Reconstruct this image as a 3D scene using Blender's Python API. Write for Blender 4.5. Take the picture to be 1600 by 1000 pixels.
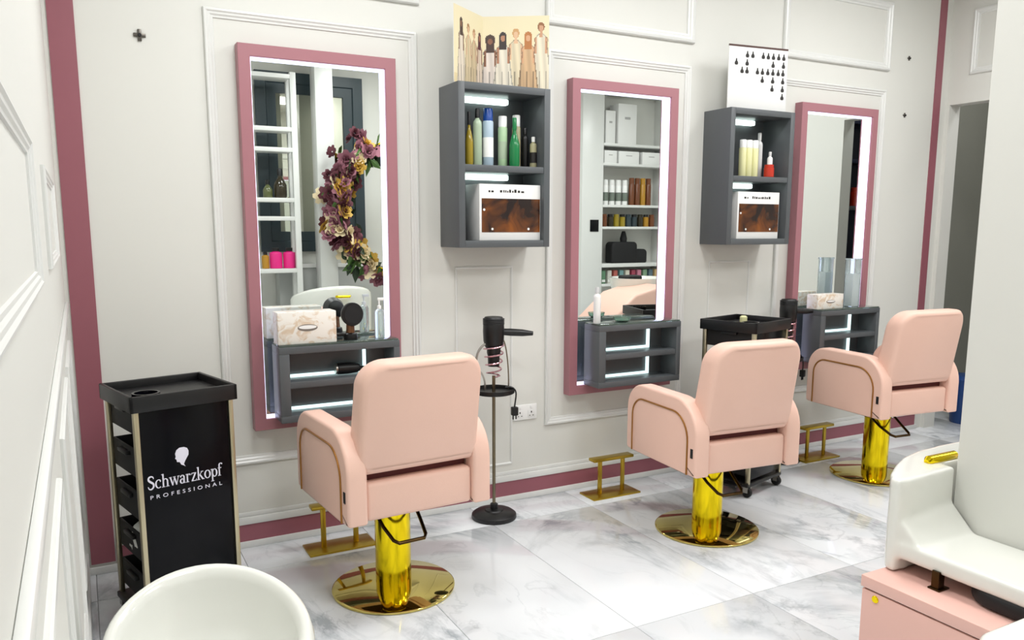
import bpy, bmesh, math, random
from mathutils import Vector, Matrix
random.seed(7)
PI = math.pi
for o in list(bpy.data.objects): bpy.data.objects.remove(o)
SC = bpy.context.scene
COL = SC.collection

# ------------------------------------------------------------------ camera
cam_d = bpy.data.cameras.new('camera'); cam = bpy.data.objects.new('camera', cam_d); COL.objects.link(cam)
CAM_R = Vector((0.881137, -0.472859, 0.001446)); CAM_F = Vector((0.467540, 0.871050, -0.150615))
CAM_R.normalize(); CAM_U = CAM_R.cross(CAM_F).normalized(); CAM_F = CAM_U.cross(CAM_R).normalized()
m = Matrix((CAM_R, CAM_U, -CAM_F)).transposed().to_4x4(); m.translation = Vector((0.0, -3.789, 1.499))
cam.matrix_world = m
cam_d.sensor_width = 36.0; cam_d.lens = 1252.9 / 1600 * 36.0
cam_d.shift_y = 47.45 / 1600; cam_d.clip_start = 0.02
SC.camera = cam
# ------------------------------------------------------------------ world, exposure
w = bpy.data.worlds.new('world'); SC.world = w; w.use_nodes = True
w.node_tree.nodes['Background'].inputs[0].default_value = (0.9, 0.95, 1, 1)
w.node_tree.nodes['Background'].inputs[1].default_value = 0.35
SC.view_settings.view_transform = 'Standard'; SC.view_settings.look = 'None'
SC.view_settings.gamma = 1.0; SC.view_settings.exposure = -0.49
SC.view_settings.use_curve_mapping = False
CEIL = 3.28
LAMPS = [(0.9, -1.3), (2.6, -1.3), (4.3, -1.3), (0.9, -3.0), (2.6, -3.3), (4.3, -3.0), (6.0, -2.6)]
LAMP_W = 34.0
def area_light(x, y, z, sx, sy, power, color=(0.985, 0.99, 1.0)):
    d = bpy.data.lights.new('panel_light', 'AREA'); d.shape = 'RECTANGLE'; d.size = sx; d.size_y = sy
    d.energy = power; d.color = color
    o = bpy.data.objects.new('panel_light', d); COL.objects.link(o); o.location = (x, y, z)
    return o
for (x, y) in LAMPS: area_light(x, y, CEIL - 0.045, 0.56, 0.56, LAMP_W)
area_light(6.3, -0.5, CEIL - 0.045, 0.4, 0.4, 15.0)

# ------------------------------------------------------------------ materials
MATS = {}
def lin(c):
    return tuple((v / 255 / 12.92) if v / 255 <= 0.04045 else ((v / 255 + 0.055) / 1.055) ** 2.4 for v in c)
def mat(name, rgb, rough=0.5, metal=0.0, emit=0.0, bump=0.0, bscale=200, var=0.0, vscale=6, trans=0.0, coat=0.0, spec=None, ior=None):
    if name in MATS: return MATS[name]
    M = bpy.data.materials.new(name); M.use_nodes = True; nt = M.node_tree; P = nt.nodes['Principled BSDF']
    c = (*lin(rgb), 1)
    P.inputs['Base Color'].default_value = c; P.inputs['Roughness'].default_value = rough; P.inputs['Metallic'].default_value = metal
    if trans: P.inputs['Transmission Weight'].default_value = trans
    if coat: P.inputs['Coat Weight'].default_value = coat
    if ior: P.inputs['IOR'].default_value = ior
    if spec is not None: P.inputs['Specular IOR Level'].default_value = spec
    if emit:
        P.inputs['Emission Color'].default_value = c; P.inputs['Emission Strength'].default_value = emit
    tc = nt.nodes.new('ShaderNodeTexCoord')
    if var:
        n = nt.nodes.new('ShaderNodeTexNoise'); n.inputs['Scale'].default_value = vscale; n.inputs['Detail'].default_value = 4
        nt.links.new(tc.outputs['Object'], n.inputs['Vector'])
        mx = nt.nodes.new('ShaderNodeMix'); mx.data_type = 'RGBA'
        mx.inputs[6].default_value = tuple(v * (1 - var) for v in c[:3]) + (1,); mx.inputs[7].default_value = tuple(min(1, v * (1 + var)) for v in c[:3]) + (1,)
        nt.links.new(n.outputs['Fac'], mx.inputs[0]); nt.links.new(mx.outputs[2], P.inputs['Base Color'])
    if bump:
        n = nt.nodes.new('ShaderNodeTexNoise'); n.inputs['Scale'].default_value = bscale; n.inputs['Detail'].default_value = 3
        nt.links.new(tc.outputs['Object'], n.inputs['Vector'])
        b = nt.nodes.new('ShaderNodeBump'); b.inputs['Strength'].default_value = bump; b.inputs['Distance'].default_value = 0.002
        nt.links.new(n.outputs['Fac'], b.inputs['Height']); nt.links.new(b.outputs['Normal'], P.inputs['Normal'])
    MATS[name] = M; return M
WHITE = mat('wall_paint', (218, 218, 212), 0.55, var=0.015, vscale=2)
TRIMW = mat('white_lacquer', (222, 223, 220), 0.3, var=0.01)
PINKT = mat('mauve_paint', (148, 88, 99), 0.42, var=0.05, vscale=3)
PINKF = mat('mauve_frame', (164, 111, 119), 0.38, var=0.04, vscale=3)
GREY = mat('grey_laminate', (84, 88, 91), 0.4, var=0.05, vscale=8)
LEATHER = mat('blush_leather', (237, 197, 180), 0.42, bump=0.25, bscale=420, var=0.025, vscale=5)
GOLD = mat('polished_gold', (244, 216, 28), 0.12, 1.0, var=0.03)
GOLDB = mat('mirror_gold', (216, 198, 116), 0.05, 1.0)
BRASS = mat('brushed_brass', (190, 162, 64), 0.3, 1.0, bump=0.1, bscale=90)
BRONZE = mat('dark_bronze', (70, 52, 30), 0.3, 1.0, var=0.06)
PIPE = mat('brass_piping', (158, 108, 48), 0.35, 0.6, var=0.05)
BLACK = mat('black_plastic', (7, 7, 9), 0.4, var=0.1)
BLACKG = mat('gloss_black', (2, 2, 7), 0.2, var=0.1, spec=0.2)
RUBBER = mat('matte_black', (10, 10, 13), 0.65, var=0.1)
ALU = mat('champagne_aluminium', (200, 190, 160), 0.3, 1.0, var=0.03)
STEEL = mat('satin_steel', (175, 172, 165), 0.28, 1.0, var=0.03)
POLE = mat('pole_metal', (130, 120, 100), 0.3, 1.0, var=0.04)
MIRROR = mat('mirror_silver', (238, 243, 241), 0.0, 1.0)
LED = mat('cool_led', (226, 226, 255), 0.4, emit=2.6)
LEDC = mat('cabinet_led', (225, 245, 238), 0.4, emit=4.0)
LEDV = mat('vanity_led', (215, 245, 245), 0.4, emit=2.2)
PANEL_E = mat('ceiling_panel_glow', (255, 250, 242), 0.4, emit=3.0)
GLASSG = mat('green_glass', (205, 232, 218), 0.03, trans=0.9, ior=1.45)
CLEAR = mat('clear_acrylic', (225, 238, 240), 0.05, trans=0.75, ior=1.3)
CERAMIC = mat('white_gelcoat', (228, 229, 222), 0.16, coat=0.4, var=0.01)
WPLAST = mat('white_plastic', (240, 240, 238), 0.3, var=0.01)
CARD = mat('white_card', (232, 232, 230), 0.5, var=0.01)
INK = mat('dark_ink', (28, 24, 22), 0.6, var=0.05)
BROWNINK = mat('brown_ink', (74, 44, 38), 0.6, var=0.05)
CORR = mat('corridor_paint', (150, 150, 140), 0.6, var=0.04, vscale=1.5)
TEAL = mat('teal_panel', (48, 62, 68), 0.4, var=0.05)
BLUE = mat('blue_plastic', (24, 62, 120), 0.4, var=0.08)

def marble_mat():
    M = bpy.data.materials.new('polished_marble'); M.use_nodes = True; nt = M.node_tree; N = nt.nodes; L = nt.links; P = N['Principled BSDF']
    geo = N.new('ShaderNodeNewGeometry'); oi = N.new('ShaderNodeObjectInfo')
    mul = N.new('ShaderNodeVectorMath'); mul.operation = 'SCALE'; mul.inputs['Scale'].default_value = 17.0
    cmb = N.new('ShaderNodeCombineXYZ')
    for i in range(3): L.new(oi.outputs['Random'], cmb.inputs[i])
    L.new(cmb.outputs[0], mul.inputs[0])
    add = N.new('ShaderNodeVectorMath'); add.operation = 'ADD'; L.new(geo.outputs['Position'], add.inputs[0]); L.new(mul.outputs[0], add.inputs[1])
    def veins(scale, dist, width, seedv):
        mp = N.new('ShaderNodeMapping'); mp.inputs['Location'].default_value = seedv; mp.inputs['Rotation'].default_value = (0, 0, 0.7); mp.inputs['Scale'].default_value = (1.0, 0.55, 1.0)
        L.new(add.outputs[0], mp.inputs['Vector'])
        n = N.new('ShaderNodeTexNoise'); n.inputs['Scale'].default_value = scale; n.inputs['Detail'].default_value = 7; n.inputs['Roughness'].default_value = 0.6; n.inputs['Distortion'].default_value = dist
        L.new(mp.outputs[0], n.inputs['Vector'])
        s = N.new('ShaderNodeMath'); s.operation = 'SUBTRACT'; s.inputs[1].default_value = 0.5; L.new(n.outputs['Fac'], s.inputs[0])
        a = N.new('ShaderNodeMath'); a.operation = 'ABSOLUTE'; L.new(s.outputs[0], a.inputs[0])
        r = N.new('ShaderNodeMapRange'); r.inputs['From Min'].default_value = 0; r.inputs['From Max'].default_value = width; r.inputs['To Min'].default_value = 1; r.inputs['To Max'].default_value = 0
        L.new(a.outputs[0], r.inputs['Value']); return r.outputs[0]
    v1 = veins(1.5, 0.9, 0.045, (3, 1, 0)); v2 = veins(3.4, 1.4, 0.03, (9, 4, 2))
    cl = N.new('ShaderNodeTexNoise'); cl.inputs['Scale'].default_value = 2.0; cl.inputs['Detail'].default_value = 3; L.new(add.outputs[0], cl.inputs['Vector'])
    mr = N.new('ShaderNodeMapRange'); mr.inputs['From Min'].default_value = 0.42; mr.inputs['From Max'].default_value = 0.7; L.new(cl.outputs['Fac'], mr.inputs['Value'])
    m1 = N.new('ShaderNodeMath'); m1.operation = 'MULTIPLY'; L.new(v1, m1.inputs[0]); L.new(mr.outputs[0], m1.inputs[1])
    m2 = N.new('ShaderNodeMath'); m2.operation = 'MULTIPLY'; L.new(v2, m2.inputs[0]); L.new(mr.outputs[0], m2.inputs[1])
    m3 = N.new('ShaderNodeMath'); m3.operation = 'MULTIPLY_ADD'; L.new(m2.outputs[0], m3.inputs[0]); m3.inputs[1].default_value = 0.4; L.new(m1.outputs[0], m3.inputs[2])
    m4 = N.new('ShaderNodeMath'); m4.operation = 'MULTIPLY_ADD'; L.new(mr.outputs[0], m4.inputs[0]); m4.inputs[1].default_value = 0.16; L.new(m3.outputs[0], m4.inputs[2]); m4.use_clamp = True
    mx = N.new('ShaderNodeMix'); mx.data_type = 'RGBA'; mx.inputs[6].default_value = (*lin((228, 231, 234)), 1); mx.inputs[7].default_value = (*lin((168, 174, 179)), 1)
    L.new(m4.outputs[0], mx.inputs[0]); L.new(mx.outputs[2], P.inputs['Base Color'])
    P.inputs['Roughness'].default_value = 0.07
    return M
MARBLE = marble_mat()
GROUT = mat('grey_grout', (176, 178, 178), 0.7, var=0.04)

def vcol_mat(name, rough=0.45):
    M = bpy.data.materials.new(name); M.use_nodes = True; nt = M.node_tree; P = nt.nodes['Principled BSDF']
    a = nt.nodes.new('ShaderNodeVertexColor'); a.layer_name = 'print'
    nt.links.new(a.outputs['Color'], P.inputs['Base Color']); P.inputs['Roughness'].default_value = rough
    return M
PRINT = vcol_mat('printed_card')

def floral_paper():
    M = bpy.data.materials.new('gold_marble_paper'); M.use_nodes = True; nt = M.node_tree; N = nt.nodes; L = nt.links; P = N['Principled BSDF']
    tc = N.new('ShaderNodeTexCoord'); n = N.new('ShaderNodeTexNoise'); n.inputs['Scale'].default_value = 22; n.inputs['Detail'].default_value = 4; n.inputs['Distortion'].default_value = 1.5
    L.new(tc.outputs['Object'], n.inputs['Vector'])
    r = N.new('ShaderNodeValToRGB'); e = r.color_ramp.elements
    e[0].position = 0.36; e[0].color = (*lin((216, 196, 172)), 1); e[1].position = 0.52; e[1].color = (*lin((236, 232, 224)), 1)
    L.new(n.outputs['Fac'], r.inputs[0]); L.new(r.outputs[0], P.inputs['Base Color']); P.inputs['Roughness'].default_value = 0.35
    return M
TISSUE = floral_paper()
def amber_print():
    M = bpy.data.materials.new('amber_print'); M.use_nodes = True; nt = M.node_tree; N = nt.nodes; L = nt.links; P = N['Principled BSDF']
    tc = N.new('ShaderNodeTexCoord'); n = N.new('ShaderNodeTexNoise'); n.inputs['Scale'].default_value = 9; n.inputs['Detail'].default_value = 3; n.inputs['Distortion'].default_value = 0.6
    L.new(tc.outputs['Object'], n.inputs['Vector'])
    r = N.new('ShaderNodeValToRGB'); e = r.color_ramp.elements
    e[0].position = 0.38; e[0].color = (*lin((26, 10, 8)), 1); e[1].position = 0.72; e[1].color = (*lin((132, 72, 20)), 1)
    L.new(n.outputs['Fac'], r.inputs[0]); L.new(r.outputs[0], P.inputs['Base Color']); P.inputs['Roughness'].default_value = 0.2
    return M
AMBER = amber_print()

# ------------------------------------------------------------------ mesh helpers
class MB:
    def __init__(s): s.v = []; s.f = []
    def add(s, vs, fs):
        b = len(s.v); s.v += [tuple(v) for v in vs]; s.f += [tuple(i + b for i in f) for f in fs]; return s
    def box(s, x0, x1, y0, y1, z0, z1, bev=0.0):
        if bev <= 0:
            v = [(x0, y0, z0), (x1, y0, z0), (x1, y1, z0), (x0, y1, z0), (x0, y0, z1), (x1, y0, z1), (x1, y1, z1), (x0, y1, z1)]
            return s.add(v, [(3, 2, 1, 0), (4, 5, 6, 7), (0, 1, 5, 4), (1, 2, 6, 5), (2, 3, 7, 6), (3, 0, 4, 7)])
        bm = bmesh.new(); bmesh.ops.create_cube(bm, size=1)
        for q in bm.verts: q.co = Vector(((x0 + x1) / 2 + q.co.x * (x1 - x0), (y0 + y1) / 2 + q.co.y * (y1 - y0), (z0 + z1) / 2 + q.co.z * (z1 - z0)))
        bev = min(bev, 0.49 * min(abs(x1 - x0), abs(y1 - y0), abs(z1 - z0)))
        bmesh.ops.bevel(bm, geom=bm.edges[:], offset=bev, segments=3 if bev > 0.012 else 2, affect='EDGES', profile=0.5)
        bm.verts.index_update(); s.add([q.co for q in bm.verts], [[q.index for q in f.verts] for f in bm.faces]); bm.free(); return s
    def lathe(s, prof, n=32, c=(0, 0, 0), axis='z'):
        vs = []; fs = []
        for (r, z) in prof:
            for k in range(n):
                a = 2 * PI * k / n; p = (r * math.cos(a), r * math.sin(a), z)
                if axis == 'x': p = (p[2], p[0], p[1])
                if axis == 'y': p = (p[0], p[2], p[1]) 
                vs.append((c[0] + p[0], c[1] + p[1], c[2] + p[2]))
        m_ = len(prof)
        for i in range(m_ - 1):
            for k in range(n):
                a = i * n + k; b = i * n + (k + 1) % n
                f = (a, b, b + n, a + n); fs.append(f if axis != 'y' else f[::-1])
        fs.append(tuple(range(n - 1, -1, -1)) if axis != 'y' else tuple(range(n)))
        t = tuple(range((m_ - 1) * n, m_ * n)); fs.append(t if axis != 'y' else t[::-1])
        return s.add(vs, fs)
    def cyl(s, x, y, z0, z1, r, n=24, r1=None): return s.lathe([(r, z0), (r if r1 is None else r1, z1)], n, (x, y, 0))
    def tube(s, pts, r, n=8, closed=False):
        pts = [Vector(p) for p in pts]; m_ = len(pts); rings = []; up = None
        for i, p in enumerate(pts):
            if closed: t = (pts[(i + 1) % m_] - pts[i - 1])
            else: t = pts[min(i + 1, m_ - 1)] - pts[max(i - 1, 0)]
            t.normalize()
            if up is None: up = t.orthogonal().normalized()
            up = (up - t * up.dot(t)); up = up.normalized() if up.length > 1e-6 else t.orthogonal().normalized()
            sd = t.cross(up); rr = r[i] if isinstance(r, (list, tuple)) else r
            rings.append([p + (up * math.cos(2 * PI * k / n) + sd * math.sin(2 * PI * k / n)) * rr for k in range(n)])
        vs = [v for g in rings for v in g]; fs = []
        for i in range(m_ if closed else m_ - 1):
            j = (i + 1) % m_
            for k in range(n): fs.append((i * n + k, i * n + (k + 1) % n, j * n + (k + 1) % n, j * n + k))
        if not closed: fs += [tuple(range(n - 1, -1, -1)), tuple(range((m_ - 1) * n, m_ * n))]
        return s.add(vs, fs)
    def loft(s, rings, cap=True, closed=True):
        n = len(rings[0]); vs = [v for g in rings for v in g]; fs = []
        for i in range(len(rings) - 1):
            for k in range(n if closed else n - 1): fs.append((i * n + k, i * n + (k + 1) % n, (i + 1) * n + (k + 1) % n, (i + 1) * n + k))
        if cap: fs += [tuple(range(n - 1, -1, -1)), tuple(range((len(rings) - 1) * n, len(rings) * n))]
        return s.add(vs, fs)
    def slab(s, outline, axis, d0, d1, bev=0.0, seg=3):
        """closed 2-D outline (CCW) extruded along an axis with rounded edges"""
        def place(p, d):
            return {'x': (d, p[0], p[1]), 'y': (p[0], d, p[1]), 'z': (p[0], p[1], d)}[axis]
        def inset(o, t):
            n = len(o); r = []
            for i in range(n):
                a = Vector(o[i - 1]); b = Vector(o[i]); c = Vector(o[(i + 1) % n])
                e1 = (b - a); e2 = (c - b)
                n1 = Vector((-e1.y, e1.x)).normalized(); n2 = Vector((-e2.y, e2.x)).normalized()
                q = (n1 + n2); q = q.normalized() / max(0.35, q.normalized().dot(n1)) if q.length > 1e-6 else n1
                r.append(b + q * t)
            return r
        lay = []
        if bev > 0:
            for k in range(seg + 1):
                a = PI / 2 * k / seg; lay.append((bev * (1 - math.sin(a)), d0 + bev * (1 - math.cos(a))))
            for k in range(seg, -1, -1):
                a = PI / 2 * k / seg; lay.append((bev * (1 - math.sin(a)), d1 - bev * (1 - math.cos(a))))
        else: lay = [(0, d0), (0, d1)]
        rings = [[place(p, d) for p in (inset(outline, t) if t > 1e-7 else outline)] for t, d in lay]
        return s.loft(rings)
    def frame(s, u0, u1, w0, w1, prof, place):
        """picture-frame moulding: prof = (inset, height) pairs, place(u, w, h) -> xyz"""
        rings = []
        for t, h in prof:
            rings.append([place(u0 + t, w0 + t, h), place(u1 - t, w0 + t, h), place(u1 - t, w1 - t, h), place(u0 + t, w1 - t, h)])
        return s.loft(rings, cap=False)
    def build(s, name, material, parent=None, smooth=35, fix=True):
        me = bpy.data.meshes.new(name); me.from_pydata(s.v, [], s.f)
        if fix:
            bm = bmesh.new(); bm.from_mesh(me); bmesh.ops.recalc_face_normals(bm, faces=bm.faces); bm.to_mesh(me); bm.free()
        me.materials.append(material)
        if smooth:
            me.polygons.foreach_set('use_smooth', [True] * len(me.polygons)); me.set_sharp_from_angle(angle=math.radians(smooth))
        me.update()
        o = bpy.data.objects.new(name, me); COL.objects.link(o); o.parent = parent
        return o
def tag(o, label, cat, group=None):
    o['label'] = label; o['category'] = cat
    if group: o['group'] = group
    return o
def thing(name, label, cat, loc=(0, 0, 0), rz=0.0, group=None):
    o = bpy.data.objects.new(name, None); COL.objects.link(o); o.empty_display_size = 0.05
    o.location = loc; o.rotation_euler = (0, 0, rz)
    return tag(o, label, cat, group)
def struct(o): o['kind'] = 'structure'; return o
def part(name, me, material_unused, parent, loc=(0, 0, 0), rot=(0, 0, 0), scale=(1, 1, 1)):
    o = bpy.data.objects.new(name, me); COL.objects.link(o); o.parent = parent; o.location = loc; o.rotation_euler = rot; o.scale = scale
    return o
def rrect(x0, x1, y0, y1, r, seg=6):
    """rounded rectangle, r = one radius or (bl, br, tr, tl)"""
    if not isinstance(r, (tuple, list)): r = (r,) * 4
    pts = []
    for (cx, cy, a0, rr) in ((x0 + r[0], y0 + r[0], PI, r[0]), (x1 - r[1], y0 + r[1], 1.5 * PI, r[1]), (x1 - r[2], y1 - r[2], 0, r[2]), (x0 + r[3], y1 - r[3], PI / 2, r[3])):
        if rr < 1e-6: pts.append((cx, cy)); continue
        for k in range(seg + 1):
            a = a0 + PI / 2 * k / seg; pts.append((cx + rr * math.cos(a), cy + rr * math.sin(a)))
    return pts
def bez(p0, p1, p2, p3, n=12):
    p0, p1, p2, p3 = map(Vector, (p0, p1, p2, p3))
    return [p0 * (1 - t) ** 3 + p1 * 3 * t * (1 - t) ** 2 + p2 * 3 * t * t * (1 - t) + p3 * t ** 3 for t in [k / n for k in range(n + 1)]]

# ================================================================== THE ROOM
XL, XR, YB, XE = -0.063, 5.58, -4.6, 7.0
# floor: grout bed with marble tiles
floor = struct(MB().box(XL - 0.1, XE + 0.1, YB - 0.1, 0.6, -0.06, -0.006).build('floor', GROUT))
xs = [-0.03 + 0.6 * k for k in range(0, 13)]; ys = [-1.495 + 1.2 * k for k in range(-3, 3)]
xs = [XL] + xs; tile_cache = {}
for i in range(len(xs) - 1):
    for j in range(len(ys) - 1):
        x0, x1 = xs[i], min(xs[i + 1], XE); y0, y1 = max(ys[j], YB), min(ys[j + 1], 0.5)
        if x1 - x0 < 0.02 or y1 - y0 < 0.02: continue
        if y0 < 0 and y1 > 0 and x1 < XR + 0.2: y1 = 0.0
        if y0 >= 0 and x1 < XR + 0.1: continue
        w_, h_ = round(x1 - x0, 3), round(y1 - y0, 3)
        if (w_, h_) not in tile_cache:
            o = MB().box(0.0012, w_ - 0.0012, 0.0012, h_ - 0.0012, -0.012, 0.0, 0.0012).build('tile', MARBLE, floor); tile_cache[(w_, h_)] = o.data
            o.location = (x0, y0, 0)
        else: part('tile', tile_cache[(w_, h_)], None, floor, (x0, y0, 0))
ceiling = struct(MB().box(XL - 0.1, XE + 0.1, YB - 0.1, 0.6, CEIL, CEIL + 0.1).build('ceiling', WHITE))

# back wall with the mirrors
wb = struct(MB().box(XL - 0.1, XR + 0.1, 0.0, 0.12, 0, CEIL).build('wall_back', WHITE))
PROF = [(0, 0), (0, 0.010), (0.004, 0.016), (0.012, 0.018), (0.018, 0.013), (0.026, 0.012), (0.032, 0.007), (0.040, 0.006), (0.042, 0)]
on_back = lambda u, w_, h: (u, -h, w_)
for px in (0.535, 2.24, 3.945):
    MB().frame(px, px + 0.97, 0.405, 2.43, PROF, on_back).build('panel_moulding', TRIMW, wb, smooth=20)
    MB().frame(px - 0.012, px + 0.985, 2.555, 2.995, [(a * 1.25, h * 1.3) for a, h in PROF], on_back).build('panel_moulding', TRIMW, wb, smooth=20)
for px in (1.70, 3.405):
    MB().frame(px, px + 0.335, 0.21, 1.30, [(0, 0), (0, 0.005), (0.006, 0.006), (0.012, 0.002), (0.012, 0)], on_back).build('panel_moulding', TRIMW, wb, smooth=20)
struct(MB().box(0.06, 5.50, -0.016, 0, 0.114, 0.150, 0.004).box(0.06, 5.50, -0.009, 0, 0.150, 0.172, 0.003).build('trim_3', TRIMW))
struct(MB().box(0.06, 5.49, -0.010, 0.0, 0.032, 0.114).build('baseboard_back', PINKT))
struct(MB().box(XL, 5.52, -0.014, 0.0, 0, 0.032, 0.002).build('trim_4', TRIMW))
struct(MB().box(-0.046, 0.049, -0.006, 0.0, 0.045, CEIL).build('trim_1', PINKT))
struct(MB().box(5.436, 5.508, -0.006, 0.0, 0.114, CEIL).build('trim_2', PINKT))

# left wall, panelled, seen at a grazing angle
wl = struct(MB().box(XL - 0.12, XL, YB, 0.0, 0, CEIL).build('wall_left', WHITE))
on_left = lambda u, w_, h: (XL + h, u, w_)
LP = [(a * 0.6, h * 0.6) for a, h in PROF]
for (y0, y1) in ((-3.6, -2.28), (-1.68, -0.88)):
    MB().frame(y0, y1, 1.405, 1.638, LP, on_left).build('panel_moulding', TRIMW, wl, smooth=20)
for (y0, y1) in ((-3.6, -2.2), (-1.9, -1.1), (-0.9, -0.2)):
    MB().frame(y0, y1, 0.30, 1.06, LP, on_left).build('panel_moulding', TRIMW, wl, smooth=20)
MB().box(XL, XL + 0.013, -3.7, -0.12, 1.182, 1.204, 0.004).build('dado_rail', TRIMW, wl)
struct(MB().box(XL, XL + 0.01, YB, 0.0, 0, 0.10, 0.003).build('baseboard_left', TRIMW))

# right wall with a doorway into a dim corridor
wr = MB().box(XR, XR + 0.12, -0.9, -0.03, 2.375, CEIL).box(XR, XR + 0.12, -1.3, -0.9, 0, CEIL).box(XR, XR + 0.12, -0.03, 0.0, 0, CEIL)
wr = struct(wr.build('wall_right', WHITE, smooth=0))
on_right = lambda u, w_, h: (XR - h, u, w_)
MB().frame(-1.15, -0.165, 2.565, 3.0, PROF, on_right).build('panel_moulding', TRIMW, wr, smooth=20)
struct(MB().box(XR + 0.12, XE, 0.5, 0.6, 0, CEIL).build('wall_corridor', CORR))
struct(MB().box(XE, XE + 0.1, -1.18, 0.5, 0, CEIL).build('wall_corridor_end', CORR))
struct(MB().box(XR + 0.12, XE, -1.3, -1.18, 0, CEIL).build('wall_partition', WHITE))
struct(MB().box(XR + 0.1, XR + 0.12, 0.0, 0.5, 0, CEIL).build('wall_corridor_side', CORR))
# walls behind the camera, seen in the mirrors
wf = struct(MB().box(XL - 0.1, XE + 0.1, YB - 0.12, YB, 0, CEIL).build('wall_front', WHITE))
we = struct(MB().box(XE, XE + 0.1, YB, -1.3, 0, CEIL).build('wall_east', WHITE))
on_east = lambda u, w_, h: (XE - h, u, w_)
MB().frame(-2.9, -2.3, 0.3, 2.9, PROF, on_east).build('panel_moulding', TRIMW, we, smooth=20)
# column at the right
col = struct(MB().box(2.55, 3.05, -2.72, -2.2, 0, CEIL, 0.004).build('wall_column', WHITE))

# ceiling light panels
LL = ['above the first pink chair', 'above the middle pink chair', 'above the far pink chair', 'over the left side behind the camera', 'over the white column', 'over the pink wash lounge', 'over the product shelves']
for (x, y), w_ in zip(LAMPS, LL):
    t = thing('ceiling_light', 'square white ceiling light panel ' + w_, 'ceiling light', (x, y, CEIL), 0, 'square ceiling light panels')
    MB().frame(-0.31, 0.31, -0.31, 0.31, [(0, 0), (0, 0.03), (0.02, 0.03), (0.025, 0.012), (0.025, 0)], lambda u, v, h: (u, v, -h)).build('frame', WPLAST, t, smooth=20)
    MB().box(-0.285, 0.285, -0.285, 0.285, -0.012, -0.002).build('diffuser', PANEL_E, t)

# ================================================================== MIRRORS
def wall_mirror(x, label):
    t = thing('wall_mirror', label, 'mirror', (x, 0, 0.571), 0, 'mauve framed lit mirrors')
    W_, H_, F_, D_ = 0.717, 1.716, 0.052, 0.06
    pl = lambda u, v, h: (u, -h, v)
    MB().frame(0, W_, 0, H_, [(0, 0), (0, D_ - 0.002), (0.002, D_), (F_ - 0.002, D_), (F_, D_ - 0.002), (F_, 0.0)], pl).build('frame', PINKF, t, smooth=20)
    MB().box(F_ - 0.002, W_ - F_ + 0.002, -0.012, 0, F_ - 0.002, H_ - F_ + 0.002).build('glass', MIRROR, t, smooth=0)
    MB().frame(F_ + 0.0005, W_ - F_ - 0.0005, F_ + 0.0005, H_ - F_ - 0.0005, [(0, 0.0125), (0, 0.046), (0.0035, 0.046), (0.0035, 0.0125)], pl).build('light_strip', LED, t, smooth=20)
    return t
MX = (0.661, 2.366, 4.073)
wall_mirror(MX[0], 'tall mauve framed mirror nearest the trolley, reflecting flowers and open shelves')
wall_mirror(MX[1], 'tall mauve framed mirror between the two grey wall cabinets, reflecting product shelves')
wall_mirror(MX[2], 'tall mauve framed mirror farthest right, partly behind a grey cabinet')

# ================================================================== FLOATING VANITY SHELVES
def vanity(x, label):
    W_, D_, H_, T_ = 0.565, 0.21, 0.345, 0.032
    t = thing('vanity_shelf', label, 'shelf', (x, -0.0605, 0.628), 0, 'grey floating shelves under the mirrors')
    D_ -= 0.0605
    MB().box(0, W_, -D_, 0, H_ - T_, H_, 0.002).build('top_board', GREY, t)
    MB().box(0, W_, -D_, 0, 0, T_, 0.002).build('bottom_board', GREY, t)
    MB().box(0, 0.045, -D_, 0, T_, H_ - T_, 0.002).build('side_board', GREY, t)
    MB().box(W_ - 0.03, W_, -D_, 0, T_, H_ - T_, 0.002).build('side_board', GREY, t)
    MB().box(0.045, W_ - 0.03, -D_ + 0.004, 0, 0.155, 0.185, 0.002).build('middle_board', GREY, t)
    for z0 in (T_, 0.185):
        z1 = z0 + 0.128 if z0 > 0.1 else 0.155
        b = MB().box(0.045, W_ - 0.03, -0.012, 0, z0, z1).build('back_panel', GREY, t)
        MB().box(0.05, W_ - 0.13, -0.028, -0.012, z0 + 0.001, z0 + 0.013).box(W_ - 0.142, W_ - 0.13, -0.028, -0.012, z0 + 0.013, z1 - 0.012).build('light_strip', LEDV, b)
    MB().box(0.004, W_ - 0.004, -D_ + 0.004, 0, H_, H_ + 0.008, 0.002).build('glass_top', GLASSG, t)
vanity(MX[0] + 0.09, 'grey floating vanity shelf under the mirror nearest the trolley')
vanity(MX[1] + 0.095, 'grey floating vanity shelf under the middle mirror')
vanity(MX[2] + 0.105, 'grey floating vanity shelf under the far right mirror, behind far chair')
VTOP = 0.628 + 0.345 + 0.008

# ================================================================== WALL CABINETS
CZ0, CZ1, CD, CW = 1.405, 2.183, 0.23, 0.505
def cabinet(x, label):
    t = thing('wall_cabinet', label, 'cabinet', (x, 0, CZ0), 0, 'grey lit wall cabinets')
    H_ = CZ1 - CZ0; T_ = 0.034
    MB().box(0, T_, -CD, 0, 0, H_, 0.0015).build('side_board', GREY, t)
    MB().box(CW - T_, CW, -CD, 0, 0, H_, 0.0015).build('side_board', GREY, t)
    MB().box(T_, CW - T_, -CD, 0, H_ - T_, H_, 0.0015).build('top_board', GREY, t)
    MB().box(T_, CW - T_, -CD, 0, 0, T_, 0.0015).build('bottom_board', GREY, t)
    MB().box(T_, CW - T_, -CD + 0.003, 0, 0.367, 0.397, 0.0015).build('shelf_board', GREY, t)
    MB().box(T_, CW - T_, -0.012, 0, T_, H_ - T_).build('back_panel', GREY, t)
    for z in (0.367, H_ - T_):
        MB().box(T_ + 0.005, CW - 0.14, -0.05, -0.013, z - 0.03, z - 0.002, 0.006).build('light_bar', LEDC, t)
cabinet(1.622, 'grey wall cabinet under the group poster, filled with coloured bottles')
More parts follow.
